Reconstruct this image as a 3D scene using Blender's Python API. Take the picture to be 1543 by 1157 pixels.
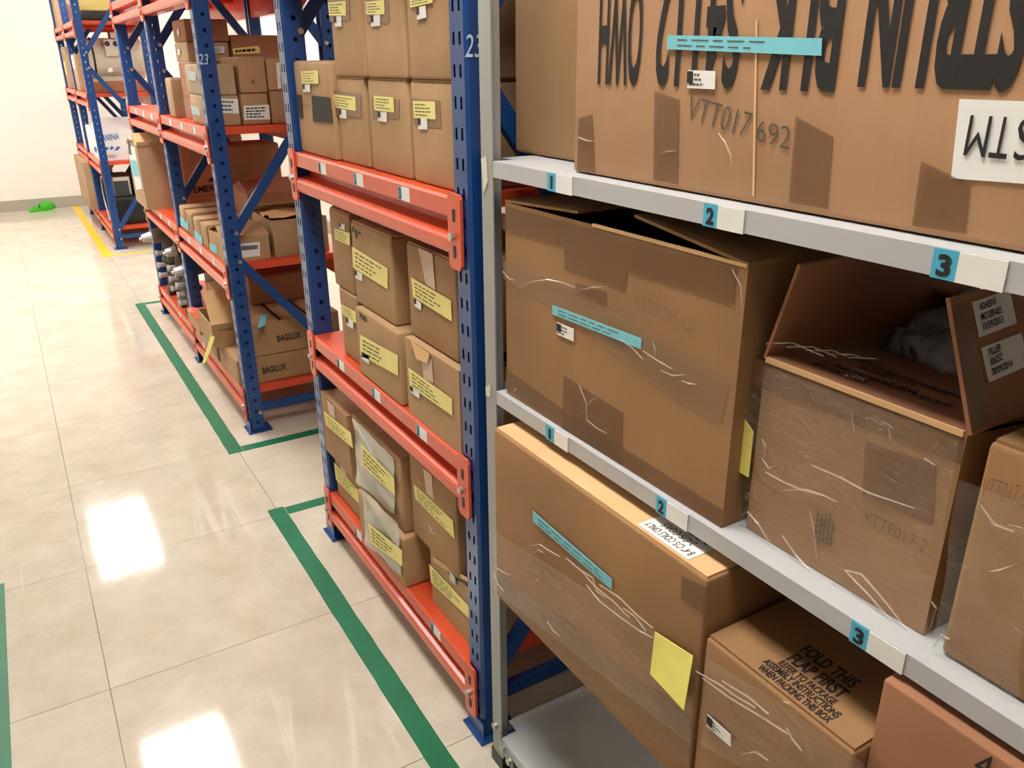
import bpy, math, random
from mathutils import Vector, Matrix
random.seed(7)
S = bpy.context.scene
COL = S.collection
for o in list(bpy.data.objects):
    bpy.data.objects.remove(o)

# ------------------------------------------------------------------ camera
F_PX, CAM_H = 1220.75, 1.44
YAW, PITCH, ROLL = 0.542432, 0.381633, -0.0080098
fwd = Vector((math.sin(YAW)*math.cos(PITCH), math.cos(YAW)*math.cos(PITCH), -math.sin(PITCH)))
rt = Vector((math.cos(YAW), -math.sin(YAW), 0)); up = rt.cross(fwd)
R_ = math.cos(ROLL)*rt + math.sin(ROLL)*up
U_ = -math.sin(ROLL)*rt + math.cos(ROLL)*up
CAM = Vector((0, 0, CAM_H))
cd = bpy.data.cameras.new('camera'); co = bpy.data.objects.new('camera', cd); COL.objects.link(co)
cd.sensor_fit = 'HORIZONTAL'; cd.sensor_width = 36; cd.lens = F_PX/1543*36; cd.clip_start = 0.02
m = Matrix((R_, U_, -fwd)).transposed().to_4x4(); m.translation = CAM; co.matrix_world = m
S.camera = co

# ------------------------------------------------------------------ world, exposure
w = bpy.data.worlds.new('world'); S.world = w; w.use_nodes = True
w.node_tree.nodes['Background'].inputs[0].default_value = (1, .97, .93, 1)
w.node_tree.nodes['Background'].inputs[1].default_value = 0.35
S.view_settings.view_transform = 'Standard'
try: S.view_settings.look = 'None'
except Exception: pass
S.view_settings.gamma = 1.0
S.view_settings.use_curve_mapping = False
S.view_settings.exposure = 0.8
PANEL_POWER = 15
CEIL = 2.8

# ------------------------------------------------------------------ pixel helpers
def ray(u, v): return R_*((u-771.5)/F_PX) - U_*((v-578.5)/F_PX) + fwd
def onX(u, v, X): d = ray(u, v); return CAM + d*(X/d.x)
def onY(u, v, Y): d = ray(u, v); return CAM + d*(Y/d.y)
def onZ(u, v, Z): d = ray(u, v); return CAM + d*((Z-CAM_H)/d.z)
def proj(p):
    q = Vector(p)-CAM; z = q.dot(fwd)
    return 771.5+F_PX*q.dot(R_)/z, 578.5-F_PX*q.dot(U_)/z
def y_at(u, X, Z):
    a, b = .05, 12.0
    for _ in range(50):
        c = (a+b)/2
        if proj((X, c, Z))[0] > u: a = c
        else: b = c
    return a

# ------------------------------------------------------------------ materials
def srgb(r, g, b):
    f = lambda c: (c/255/12.92 if c/255 <= .04045 else ((c/255+.055)/1.055)**2.4)
    return (f(r), f(g), f(b), 1)
MATS = {}
def mat(name, col, rough=.6, metal=0, vary=.12, scale=6, bump=0, bscale=60, coat=0, alpha=1, stretch=(1,1,1), emit=0, wave=0, detail=4):
    if name in MATS: return MATS[name]
    M = bpy.data.materials.new(name); M.use_nodes = True; N = M.node_tree.nodes; L = M.node_tree.links
    P = N['Principled BSDF']
    P.inputs['Roughness'].default_value = rough; P.inputs['Metallic'].default_value = metal
    P.inputs['Coat Weight'].default_value = coat; P.inputs['Alpha'].default_value = alpha
    P.inputs['Base Color'].default_value = col
    if emit:
        P.inputs['Emission Color'].default_value = col; P.inputs['Emission Strength'].default_value = emit
    if vary or bump or wave:
        tc = N.new('ShaderNodeTexCoord'); oi = N.new('ShaderNodeObjectInfo')
        mp = N.new('ShaderNodeMapping'); mp.inputs['Scale'].default_value = stretch
        ad = N.new('ShaderNodeVectorMath'); ad.operation = 'ADD'
        ml = N.new('ShaderNodeMath'); ml.operation = 'MULTIPLY'; ml.inputs[1].default_value = 17
        L.new(oi.outputs['Random'], ml.inputs[0]); L.new(tc.outputs['Object'], ad.inputs[0]); L.new(ml.outputs[0], ad.inputs[1])
        L.new(ad.outputs[0], mp.inputs[0])
    if vary:
        n = N.new('ShaderNodeTexNoise'); n.inputs['Scale'].default_value = scale; n.inputs['Detail'].default_value = detail
        L.new(mp.outputs[0], n.inputs['Vector'])
        r = N.new('ShaderNodeValToRGB')
        r.color_ramp.elements[0].position = .3; r.color_ramp.elements[1].position = .7
        r.color_ramp.elements[0].color = tuple(c*(1-vary) for c in col[:3])+(1,)
        r.color_ramp.elements[1].color = tuple(min(1, c*(1+vary)) for c in col[:3])+(1,)
        L.new(n.outputs[0], r.inputs[0]); last = r.outputs[0]
        if wave:
            wv = N.new('ShaderNodeTexNoise'); wv.inputs['Scale'].default_value = 40; wv.inputs['Detail'].default_value = 2
            mp2 = N.new('ShaderNodeMapping'); mp2.inputs['Scale'].default_value = (6, 6, .25)
            L.new(ad.outputs[0], mp2.inputs[0]); L.new(mp2.outputs[0], wv.inputs['Vector'])
            hs = N.new('ShaderNodeMapRange'); hs.inputs['From Min'].default_value = .3; hs.inputs['From Max'].default_value = .7
            hs.inputs['To Min'].default_value = 1-wave; hs.inputs['To Max'].default_value = 1+wave
            L.new(wv.outputs[0], hs.inputs['Value'])
            mm = N.new('ShaderNodeVectorMath'); mm.operation = 'SCALE'
            L.new(last, mm.inputs[0]); L.new(hs.outputs[0], mm.inputs['Scale']); last = mm.outputs[0]
        L.new(last, P.inputs['Base Color'])
    if bump:
        n2 = N.new('ShaderNodeTexNoise'); n2.inputs['Scale'].default_value = bscale; n2.inputs['Detail'].default_value = 3
        b = N.new('ShaderNodeBump'); b.inputs['Strength'].default_value = bump; b.inputs['Distance'].default_value = .004
        L.new(mp.outputs[0], n2.inputs['Vector']); L.new(n2.outputs[0], b.inputs['Height']); L.new(b.outputs[0], P.inputs['Normal'])
    MATS[name] = M; return M
def card(name, r, g, b, vary=.12):
    return mat(name, srgb(r, g, b), .82, vary=vary, scale=5, bump=.12, bscale=18, wave=.02)
K_TAN = card('cardboard_tan', 176, 141, 102)
K_MID = card('cardboard_mid', 165, 128, 90)
K_DARK = card('cardboard_dark', 152, 113, 74)
K_WARM = card('cardboard_warm', 176, 134, 98)
K_RED = card('cardboard_reddish', 158, 108, 78)
K_GREY = card('cardboard_greyish', 178, 148, 116)
K_EDGE_AND_LIT = card('cardboard_edge_and_lit_top', 214, 172, 124)  # bare card edges; also paints the lit look of a flap top
BLUE = mat('blue_paint', srgb(14, 63, 126), .32, vary=.07, scale=9, bump=.04, bscale=30, coat=.2)
BLUE_D = mat('blue_brace_paint', srgb(14, 62, 124), .36, vary=.06, scale=9)
ORANGE = mat('orange_paint', srgb(212, 82, 48), .33, vary=.05, scale=7, coat=.2)
ORANGE_D = mat('orange_deck_paint', srgb(214, 76, 42), .4, vary=.05, scale=7)
GREY = mat('grey_paint', srgb(158, 158, 155), .42, vary=.03, scale=12, bump=.03, bscale=160)
GREY_D = mat('grey_shelf_paint', srgb(182, 183, 185), .36, vary=.03, scale=10)
STEEL = mat('zinc_steel', srgb(190, 190, 186), .35, metal=.9, vary=.06, scale=30)
BLACK = mat('black_plastic', srgb(26, 26, 28), .45, vary=.1, scale=12)
DARKG = mat('dark_grey_plastic', srgb(58, 60, 62), .5, vary=.1, scale=12)
METALG = mat('cast_grey_metal', srgb(98, 92, 84), .6, metal=.1, vary=.2, scale=14, bump=.3, bscale=40)
SILVER = mat('silver_cap', srgb(190, 190, 186), .4, metal=.4, vary=.05, scale=14)
BEIGE = mat('beige_enamel', srgb(205, 196, 180), .4, vary=.06, scale=8)
WHITE_P = mat('white_paper', srgb(232, 230, 226), .6, vary=.03, scale=20)
WHITE_C = mat('white_carton', srgb(235, 232, 232), .55, vary=.04, scale=8)
YELLOW_P = mat('yellow_paper', srgb(236, 224, 140), .65, vary=.04, scale=16)
YELLOW_N = mat('yellow_note', srgb(240, 230, 120), .6, vary=.04, scale=16)
YELLOW_B = mat('yellow_carton', srgb(238, 214, 130), .6, vary=.05, scale=8)
CYAN_P = mat('cyan_paper', srgb(120, 196, 210), .6, vary=.04, scale=24)
CYAN_T = mat('cyan_tag', srgb(72, 172, 204), .5, vary=.03, scale=24)
CYAN_L = mat('pale_label', srgb(176, 198, 200), .5, vary=.05, scale=16)
INK = mat('black_ink', srgb(26, 22, 22), .7, vary=.25, scale=60)
INK_F = mat('faded_ink', srgb(92, 72, 54), .8, vary=.1, scale=60)
INK_G = mat('grey_ink', srgb(84, 78, 64), .8, vary=.1, scale=60)
INK_B = mat('blue_ink', srgb(60, 110, 176), .7, vary=.1, scale=60)
CHALK = mat('white_chalk', srgb(190, 205, 225), .8, vary=.1, scale=60)
PINK_T = mat('paper_tape', srgb(206, 176, 156), .5, vary=.08, scale=20)
TAPE = mat('brown_tape', srgb(132, 92, 60), .28, vary=.1, scale=14, alpha=.36)
GREEN_T = mat('green_floor_tape', srgb(14, 112, 78), .38, vary=.1, scale=9)
YEL_T = mat('yellow_floor_tape', srgb(250, 196, 22), .4, vary=.06, scale=9)
WALL = mat('wall_paint', srgb(246, 242, 234), .7, vary=.01, scale=2)
SKIRT = mat('baseboard_paint', srgb(176, 170, 156), .5, vary=.04, scale=6)
CEILM = mat('ceiling_paint', srgb(205, 203, 198), .8, vary=.01, scale=2)
GROUT = mat('floor_grout', srgb(140, 132, 120), .7, vary=.1, scale=20)
GREEN_S = mat('green_rubber', srgb(70, 190, 40), .5, vary=.05, scale=10)
BAG = mat('plastic_bag_grey', srgb(165, 166, 174), .2, vary=.3, scale=18, bump=.6, bscale=14)
BAGW = mat('plastic_pouch', srgb(206, 204, 192), .22, vary=.1, scale=10, bump=.5, bscale=16, alpha=.75)
LAMP = mat('lamp_diffuser', (1, .965, .9, 1), .5, vary=0, emit=PANEL_POWER)
def tile_mat():
    M = bpy.data.materials.new('floor_tile'); M.use_nodes = True; N = M.node_tree.nodes; L = M.node_tree.links
    P = N['Principled BSDF']; tc = N.new('ShaderNodeTexCoord'); oi = N.new('ShaderNodeObjectInfo')
    ad = N.new('ShaderNodeVectorMath'); L.new(tc.outputs['Object'], ad.inputs[0])
    ml = N.new('ShaderNodeMath'); ml.operation = 'MULTIPLY'; ml.inputs[1].default_value = 31
    L.new(oi.outputs['Random'], ml.inputs[0]); L.new(ml.outputs[0], ad.inputs[1])
    n = N.new('ShaderNodeTexNoise'); n.inputs['Scale'].default_value = 7; n.inputs['Detail'].default_value = 8; n.inputs['Roughness'].default_value = .7
    L.new(ad.outputs[0], n.inputs['Vector'])
    r = N.new('ShaderNodeValToRGB'); e = r.color_ramp.elements
    e[0].position = .32; e[0].color = srgb(196, 186, 168); e[1].position = .68; e[1].color = srgb(214, 207, 192)
    L.new(n.outputs[0], r.inputs[0]); L.new(r.outputs[0], P.inputs['Base Color'])
    n2 = N.new('ShaderNodeTexNoise'); n2.inputs['Scale'].default_value = 5; L.new(ad.outputs[0], n2.inputs['Vector'])
    mr = N.new('ShaderNodeMapRange'); mr.inputs['To Min'].default_value = .05; mr.inputs['To Max'].default_value = .1
    L.new(n2.outputs[0], mr.inputs['Value']); L.new(mr.outputs[0], P.inputs['Roughness'])
    P.inputs['Specular IOR Level'].default_value = .55
    return M
TILE = tile_mat()
def film_mat():
    M = bpy.data.materials.new('clear_film'); M.use_nodes = True; N = M.node_tree.nodes; L = M.node_tree.links
    N.remove(N['Principled BSDF']); out = N['Material Output']
    tr = N.new('ShaderNodeBsdfTransparent'); gl = N.new('ShaderNodeBsdfGlossy'); gl.inputs['Roughness'].default_value = .09
    df = N.new('ShaderNodeBsdfDiffuse'); df.inputs[0].default_value = (.8, .78, .74, 1)
    tc = N.new('ShaderNodeTexCoord'); mp = N.new('ShaderNodeMapping'); mp.inputs['Scale'].default_value = (5, 5, 14)
    mp.inputs['Rotation'].default_value = (.6, .2, 0)
    n = N.new('ShaderNodeTexNoise'); n.inputs['Scale'].default_value = 3.5; n.inputs['Detail'].default_value = 6; n.inputs['Distortion'].default_value = 1.2
    L.new(tc.outputs['Object'], mp.inputs[0]); L.new(mp.outputs[0], n.inputs['Vector'])
    b = N.new('ShaderNodeBump'); b.inputs['Strength'].default_value = .9; b.inputs['Distance'].default_value = .01
    L.new(n.outputs[0], b.inputs['Height']); L.new(b.outputs[0], gl.inputs['Normal'])
    rp = N.new('ShaderNodeMapRange'); rp.inputs['From Min'].default_value = .55; rp.inputs['From Max'].default_value = .75
    rp.inputs['To Min'].default_value = .0; rp.inputs['To Max'].default_value = .09; L.new(n.outputs[0], rp.inputs['Value'])
    m1 = N.new('ShaderNodeMixShader'); L.new(rp.outputs[0], m1.inputs[0]); L.new(tr.outputs[0], m1.inputs[1]); L.new(df.outputs[0], m1.inputs[2])
    m2 = N.new('ShaderNodeMixShader'); m2.inputs[0].default_value = .09
    L.new(m1.outputs[0], m2.inputs[1]); L.new(gl.outputs[0], m2.inputs[2]); L.new(m2.outputs[0], out.inputs[0])
    return M
FILM = film_mat()
CREASE_GLINT = mat('film_crease_glint', srgb(230, 220, 205), .12, vary=0, alpha=.3)  # film folds, their highlights painted in as a pale colour

# ------------------------------------------------------------------ mesh helpers
def mesh(name, V, Fc, M=None, smooth=False):
    me = bpy.data.meshes.new(name); me.from_pydata([tuple(v) for v in V], [], Fc); me.update()
    if M: me.materials.append(M)
    if smooth:
        for p in me.polygons: p.use_smooth = True
    return me
class MB:
    def __init__(s): s.V = []; s.F = []
    def add(s, V, Fc):
        n = len(s.V); s.V += [Vector(v) for v in V]; s.F += [tuple(i+n for i in f) for f in Fc]; return s
    def box(s, x0, x1, y0, y1, z0, z1):
        return s.add([(x0,y0,z0),(x1,y0,z0),(x1,y1,z0),(x0,y1,z0),(x0,y0,z1),(x1,y0,z1),(x1,y1,z1),(x0,y1,z1)],
                     [(0,3,2,1),(4,5,6,7),(0,1,5,4),(1,2,6,5),(2,3,7,6),(3,0,4,7)])
    def bar(s, a, b, wdt, thk, side):
        a, b = Vector(a), Vector(b); d = (b-a).normalized(); sd = Vector(side); sd = (sd-d*sd.dot(d)).normalized(); n = d.cross(sd)
        V = []
        for p in (a, b):
            for i, j in ((-1,-1),(1,-1),(1,1),(-1,1)): V.append(p+sd*wdt/2*i+n*thk/2*j)
        return s.add(V, [(3,2,1,0),(4,5,6,7),(0,1,5,4),(1,2,6,5),(2,3,7,6),(3,0,4,7)])
    def cyl(s, a, b, r, n=12, r2=None):
        a, b = Vector(a), Vector(b); d = (b-a).normalized(); t = Vector((0,0,1)) if abs(d.z) < .9 else Vector((1,0,0))
        e1 = d.cross(t).normalized(); e2 = d.cross(e1); V = []; r2 = r if r2 is None else r2
        for p, q in ((a, r), (b, r2)):
            for i in range(n):
                an = 2*math.pi*i/n; V.append(p+(e1*math.cos(an)+e2*math.sin(an))*q)
        return s.add(V, [tuple(range(n)), tuple(range(2*n-1, n-1, -1))]+[(i, n+i, n+(i+1) % n, (i+1) % n) for i in range(n)])
    def prism(s, pts, off):
        n = len(pts); off = Vector(off)
        return s.add([Vector(p) for p in pts]+[Vector(p)+off for p in pts],
                     [tuple(range(n-1, -1, -1)), tuple(range(n, 2*n))]+[(i, (i+1) % n, n+(i+1) % n, n+i) for i in range(n)])
    def slab(s, p0, p1, d, L, t, nrm=None):
        p0, p1, d = Vector(p0), Vector(p1), Vector(d).normalized(); n = (p1-p0).cross(d).normalized()
        return s.prism([p0, p1, p1+d*L, p0+d*L], n*t)

class Thing:
    def __init__(s, name, label, cat, base, group=None, kind=None):
        s.o = bpy.data.objects.new(name, None); s.o.empty_display_size = .05; COL.objects.link(s.o)
        s.base = Vector(base); s.o.location = s.base
        if kind: s.o['kind'] = kind
        if label: s.o['label'] = label
        if cat: s.o['category'] = cat
        if group: s.o['group'] = group
    def part(s, name, mb, M, parent=None, smooth=False, label=None):
        me = mesh(name, [v-s.base for v in mb.V], mb.F, M, smooth)
        o = bpy.data.objects.new(name, me); COL.objects.link(o); o.parent = parent or s.o
        if label: o['label'] = label
        return o
    def inst(s, name, me, loc, parent=None, rotz=0):
        o = bpy.data.objects.new(name, me); COL.objects.link(o); o.parent = parent or s.o
        o.location = Vector(loc)-s.base; o.rotation_euler.z = rotz; return o
def single(name, mb, M, label, cat, base=None, group=None, smooth=False):
    if base is None:
        base = sum((v for v in mb.V), Vector())/len(mb.V); base.z = min(v.z for v in mb.V)
    base = Vector(base)
    o = bpy.data.objects.new(name, mesh(name, [v-base for v in mb.V], mb.F, M, smooth)); o.location = base; COL.objects.link(o)
    o['label'] = label; o['category'] = cat
    if group: o['group'] = group
    return o
def struct(name, mb, M):
    o = bpy.data.objects.new(name, mesh(name, mb.V, mb.F, M)); COL.objects.link(o); o['kind'] = 'structure'; return o

def text_mb(s, P0, P1, height, upv, off=.0012, bold=0.0, shear=0.0):
    """flat lettering from P0 to P1 along the baseline; upv = letter-up direction in the face"""
    c = bpy.data.curves.new('lettering', 'FONT'); c.body = s; c.size = 1; c.resolution_u = 3; c.offset = bold; c.shear = shear
    to = bpy.data.objects.new('lettering_tmp', c)
    me = bpy.data.meshes.new_from_object(to)
    V = [v.co.copy() for v in me.vertices]; Fc = [tuple(p.vertices) for p in me.polygons]
    bpy.data.objects.remove(to); bpy.data.meshes.remove(me); bpy.data.curves.remove(c)
    mb = MB()
    if not V: return mb
    x0 = min(v.x for v in V); x1 = max(v.x for v in V); y0 = min(0, min(v.y for v in V)*0); y1 = max(v.y for v in V)
    P0, P1 = Vector(P0), Vector(P1); ax = P1-P0; upv = Vector(upv).normalized(); n = ax.normalized().cross(upv).normalized()
    mb.add([P0+ax*((v.x-x0)/(x1-x0))+upv*height*(v.y/y1)+n*off for v in V], Fc)
    return mb
FRONT_UP = (0, 0, 1)
def quadX(pts, X): return [onX(u, v, X) for u, v in pts]
def quadY(pts, Y): return [onY(u, v, Y) for u, v in pts]
def quadZ(pts, Z): return [onZ(u, v, Z) for u, v in pts]
def sticker(T, name, pts, nrm, M, parent=None, t=.0008, lift=.0004, label=None):
    n = Vector(nrm); mb = MB().prism([p+n*lift for p in pts], n*t); return T.part(name, mb, M, parent, label=label)
def bars(pts, nrm, rows, M, T, parent, frac=.8, lift=.0016, hgt=.4, ragged=True):
    """unreadable lines of small print on a quad (tl, tr, br, bl)"""
    tl, tr, br, bl = pts; mb = MB(); n = Vector(nrm)*lift
    for i in range(rows):
        a = (i+.5-hgt/2)/rows*.8+.1; b = (i+.5+hgt/2)/rows*.8+.1
        x = .08; xe = frac if not ragged else frac*random.uniform(.6, 1)
        while x < xe:
            w_ = random.uniform(.06, .16); e = min(x+w_, xe)
            L = lambda s_, t_: (tl.lerp(tr, s_)).lerp(bl.lerp(br, s_), t_)+n
            mb.add([L(x, a), L(e, a), L(e, b), L(x, b)], [(0, 1, 2, 3)]); x = e+.03
    return T.part('print', mb, M, parent)

def rbox(x0, x1, y0, y1, z0, z1, r=.006, bulge=.003, seed=0):
    """closed carton body: rounded edges, slightly bulged faces"""
    mb = MB(); lo = Vector((x0, y0, z0)); hi = Vector((x1, y1, z1)); rnd = random.Random(seed)
    ts = []
    for a in range(3):
        L = hi[a]-lo[a]; q = min(r/L, .3); ts.append([0, q*.4, q, .3, .5, .7, 1-q, 1-q*.4, 1])
    bl = [bulge*rnd.uniform(-.5, 1) for _ in range(6)]
    idx = {}
    def vid(i, j, k):
        if (i, j, k) in idx: return idx[(i, j, k)]
        t = (ts[0][i], ts[1][j], ts[2][k]); p = Vector([lo[a]+(hi[a]-lo[a])*t[a] for a in range(3)])
        inn = Vector([min(max(p[a], lo[a]+r), hi[a]-r) for a in range(3)]); d = p-inn
        if d.length > 1e-9: p = inn+d.normalized()*r
        s = [math.sin(math.pi*t[a]) for a in range(3)]
        for a in range(3):
            b_, c_ = (a+1) % 3, (a+2) % 3
            if t[a] == 0 and a != 2: p[a] -= bl[2*a]*s[b_]*s[c_]
            if t[a] == 1: p[a] += bl[2*a+1]*s[b_]*s[c_]*(.4 if a == 2 else 1)
        idx[(i, j, k)] = len(mb.V); mb.V.append(p); return idx[(i, j, k)]
    for k, sg in ((0, 0), (8, 1)):
        for i in range(8):
            for j in range(8):
                f = (vid(i,j,k), vid(i+1,j,k), vid(i+1,j+1,k), vid(i,j+1,k)); mb.F.append(f if sg else f[::-1])
                f = (vid(k,i,j), vid(k,i+1,j), vid(k,i+1,j+1), vid(k,i,j+1)); mb.F.append(f if sg else f[::-1])
                f = (vid(i,k,j), vid(i+1,k,j), vid(i+1,k,j+1), vid(i,k,j+1)); mb.F.append(f[::-1] if sg else f)
    return mb
NSEED = [0]
def carton(label, x0, x1, y0, y1, z0, z1, M=None, name='cardboard_box', flaps=True, tape=False, bulge=.003, r=.006, group=None, cat='box'):
    NSEED[0] += 1
    T = Thing(name, label, cat, ((x0+x1)/2, (y0+y1)/2, z0), group); M = M or K_TAN
    T.dim = (x0, x1, y0, y1, z0, z1)
    T.body = T.part('body', rbox(x0, x1, y0, y1, z0+.0005, z1, r, bulge, NSEED[0]), M, smooth=True)
    if flaps:
        ym, t = (y0+y1)/2, .003
        for a, b in ((y0+.004, ym-.0015), (ym+.0015, y1-.004)):
            T.part('flap', MB().box(x0+.004, x1-.004, a, b, z1-.0005, z1+t), M)
    if tape:
        ym = (y0+y1)/2
        T.part('tape', MB().box(x0-.0012, x1, ym-.025, ym+.025, z1+.0032, z1+.0038).box(x0-.004, x0-.0034, ym-.025, ym+.025, z1-.06, z1+.0038), TAPE)
    return T
def open_carton(label, x0, x1, y0, y1, z0, z1, M=None, name='open_cardboard_box', fl={}, wall=.005, MF=None, cat='box'):
    T = Thing(name, label, cat, ((x0+x1)/2, (y0+y1)/2, z0)); M = M or K_TAN; T.dim = (x0, x1, y0, y1, z0, z1)
    b = MB(); b.box(x0, x0+wall, y0, y1, z0, z1).box(x1-wall, x1, y0, y1, z0, z1)
    b.box(x0+wall, x1-wall, y0, y0+wall, z0, z1).box(x0+wall, x1-wall, y1-wall, y1, z0, z1).box(x0+wall, x1-wall, y0+wall, y1-wall, z0, z0+wall)
    T.body = T.part('body', b, M); T.flaps = {}
    e = {'front': ((x0, y1, z1), (x0, y0, z1), (1, 0)), 'back': ((x1, y0, z1), (x1, y1, z1), (-1, 0)),
         'near': ((x0, y0, z1), (x1, y0, z1), (0, 1)), 'far': ((x1, y1, z1), (x0, y1, z1), (0, -1))}
    for k, (ang, L) in fl.items():       # angle: 0 lies closed inward, 90 upright, >90 leans out, <0 sags in
        p0, p1, ind = e[k]; a = math.radians(ang)
        d = Vector((ind[0]*math.cos(a), ind[1]*math.cos(a), math.sin(a)))
        T.flaps[k] = T.part('flap', MB().slab(p0, p1, d, L, .004), MF or M)
    return T
def wavy(pts, nrm, amp, nu=14, nv=8, seed=1, lift=.003):
    """thin rippled sheet over a quad (tl,tr,br,bl)"""
    r = random.Random(seed); tl, tr, br, bl = pts; n = Vector(nrm); mb = MB()
    ph = [r.uniform(0, 6.3) for _ in range(4)]
    for j in range(nv+1):
        for i in range(nu+1):
            s, t = i/nu, j/nv; p = (tl.lerp(tr, s)).lerp(bl.lerp(br, s), t)
            h = .5+.25*math.sin(9*s+5*t+ph[0])+.25*math.sin(-6*s+13*t+ph[1])+r.uniform(-.12, .12)
            mb.V.append(p+n*(lift+amp*max(0, h)))
    for j in range(nv):
        for i in range(nu):
            a = j*(nu+1)+i; mb.F.append((a, a+nu+1, a+nu+2, a+1))
    return mb
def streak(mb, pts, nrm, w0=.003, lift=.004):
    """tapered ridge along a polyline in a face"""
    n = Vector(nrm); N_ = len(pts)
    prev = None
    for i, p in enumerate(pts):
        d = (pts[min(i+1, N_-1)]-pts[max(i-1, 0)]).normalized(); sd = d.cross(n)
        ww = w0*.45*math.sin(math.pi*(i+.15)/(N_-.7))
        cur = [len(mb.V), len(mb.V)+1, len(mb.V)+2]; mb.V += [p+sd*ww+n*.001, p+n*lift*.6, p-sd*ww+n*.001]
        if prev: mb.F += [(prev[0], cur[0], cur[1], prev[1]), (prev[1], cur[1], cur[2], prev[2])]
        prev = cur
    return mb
NX, NY, NZ = (-1, 0, 0), (0, -1, 0), (0, 0, 1)

# ------------------------------------------------------------------ room
X0, X1, Y0, Y1 = -4.24, 2.36, -4.13, 10.0
fl = struct('floor', MB().box(X0, X1, Y0, Y1, -.05, -.004), GROUT)
tm = mesh('floor_tile', *(lambda g, h, c: ([(-h,-h,-.004),(h,-h,-.004),(h,h,-.004),(-h,h,-.004),(-h,-h,-c),(h,-h,-c),(h,h,-c),(-h,h,-c),
      (-h+c,-h+c,0),(h-c,-h+c,0),(h-c,h-c,0),(-h+c,h-c,0)],
     [(8,9,10,11),(4,5,9,8),(5,6,10,9),(6,7,11,10),(7,4,8,11),(0,1,5,4),(1,2,6,5),(2,3,7,6),(3,0,4,7)]))(0, .2992, .0006), TILE)
ix = 0
for i in range(-7, 4):
    for j in range(-10, 14):
        x, y = -.04+.6*i+.3, 1.872+.6*j+.3
        if y-.3 > Y1-.02: continue
        o = bpy.data.objects.new('tile', tm); COL.objects.link(o); o.parent = fl; o.location = (x, y, 0); o.rotation_euler.z = math.pi/2*((i*7+j*3) % 4)
struct('wall_far', MB().box(X0-.1, X1+.1, Y1, Y1+.1, -.05, CEIL), WALL)
struct('wall_right', MB().box(X1, X1+.1, Y0, Y1, -.05, CEIL), WALL)
struct('wall_left', MB().box(X0-.1, X0, Y0, Y1, -.05, CEIL), WALL)
struct('wall_near', MB().box(X0-.1, X1+.1, Y0-.1, Y0, -.05, CEIL), WALL)
struct('ceiling', MB().box(X0-.1, X1+.1, Y0-.1, Y1+.1, CEIL+.001, CEIL+.1), CEILM)
struct('baseboard_far', MB().box(X0, X1, Y1-.012, Y1, .0005, .11), SKIRT)
struct('baseboard_right', MB().box(X1-.012, X1, Y0, Y1-.013, .0005, .11), SKIRT)

# pale scuff marks on the tiles
SCUFF = mat('scuff', srgb(236, 230, 218), .3, vary=0, alpha=.7)
for pts in ([(290, 762), (294, 790), (298, 815)], [(302, 762), (318, 790), (335, 815)], [(342, 750), (358, 775), (372, 800), (387, 813)], [(348, 770), (353, 782), (356, 788)], [(434, 1055), (440, 1100), (445, 1157)], [(420, 1085), (428, 1120), (440, 1157)], [(30, 850), (33, 875), (36, 893)], [(445, 912), (454, 919), (462, 925)]):
    P = [onZ(u, v, .0004) for u, v in pts]; mb = MB(); prev = None
    for k, p in enumerate(P):
        d = (P[min(k+1, len(P)-1)]-P[max(k-1, 0)]).normalized(); sd = Vector((d.y, -d.x, 0))*(.0022 if 0 < k < len(P)-1 else .0005)
        mb.V += [p+sd, p-sd]
        if k: n = len(mb.V); mb.F.append((n-4, n-2, n-1, n-3))
    o = bpy.data.objects.new('scuff_mark', mesh('scuff_mark', mb.V, mb.F, SCUFF)); COL.objects.link(o); o.parent = fl

# ceiling lights
spots = [(.25, .75, 'above the near shelving'), (.25, 4.2, 'above the aisle by the middle rack'), (.25, 7.65, 'above the aisle by the far rack')]
for y in (4.5, 7.95):  # unseen panels added to brighten the wall between the racks
    spots.append((1.8, y, 'added unseen behind the racks'+{4.5: ', nearer one', 7.95: ', farther one'}[y]))
spots += [(-1.5, 5.2, 'left of the aisle, nearer one'), (-1.5, 8.4, 'left of the aisle, by the far wall')]
for x, y, wh in spots:
    T = Thing('ceiling_light', 'white rectangular ceiling light panel '+wh, 'light', (x, y, CEIL-.03), 'ceiling light panels')
    a, b = .25, .62
    fr = MB().box(x-a-.02, x-a, y-b-.02, y+b+.02, CEIL-.03, CEIL).box(x+a, x+a+.02, y-b-.02, y+b+.02, CEIL-.03, CEIL)
    fr.box(x-a, x+a, y-b-.02, y-b, CEIL-.03, CEIL).box(x-a, x+a, y+b, y+b+.02, CEIL-.03, CEIL)
    T.part('frame', fr, GREY)
    T.part('diffuser', MB().box(x-a, x+a, y-b, y+b, CEIL-.022, CEIL-.014), LAMP)

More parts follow.
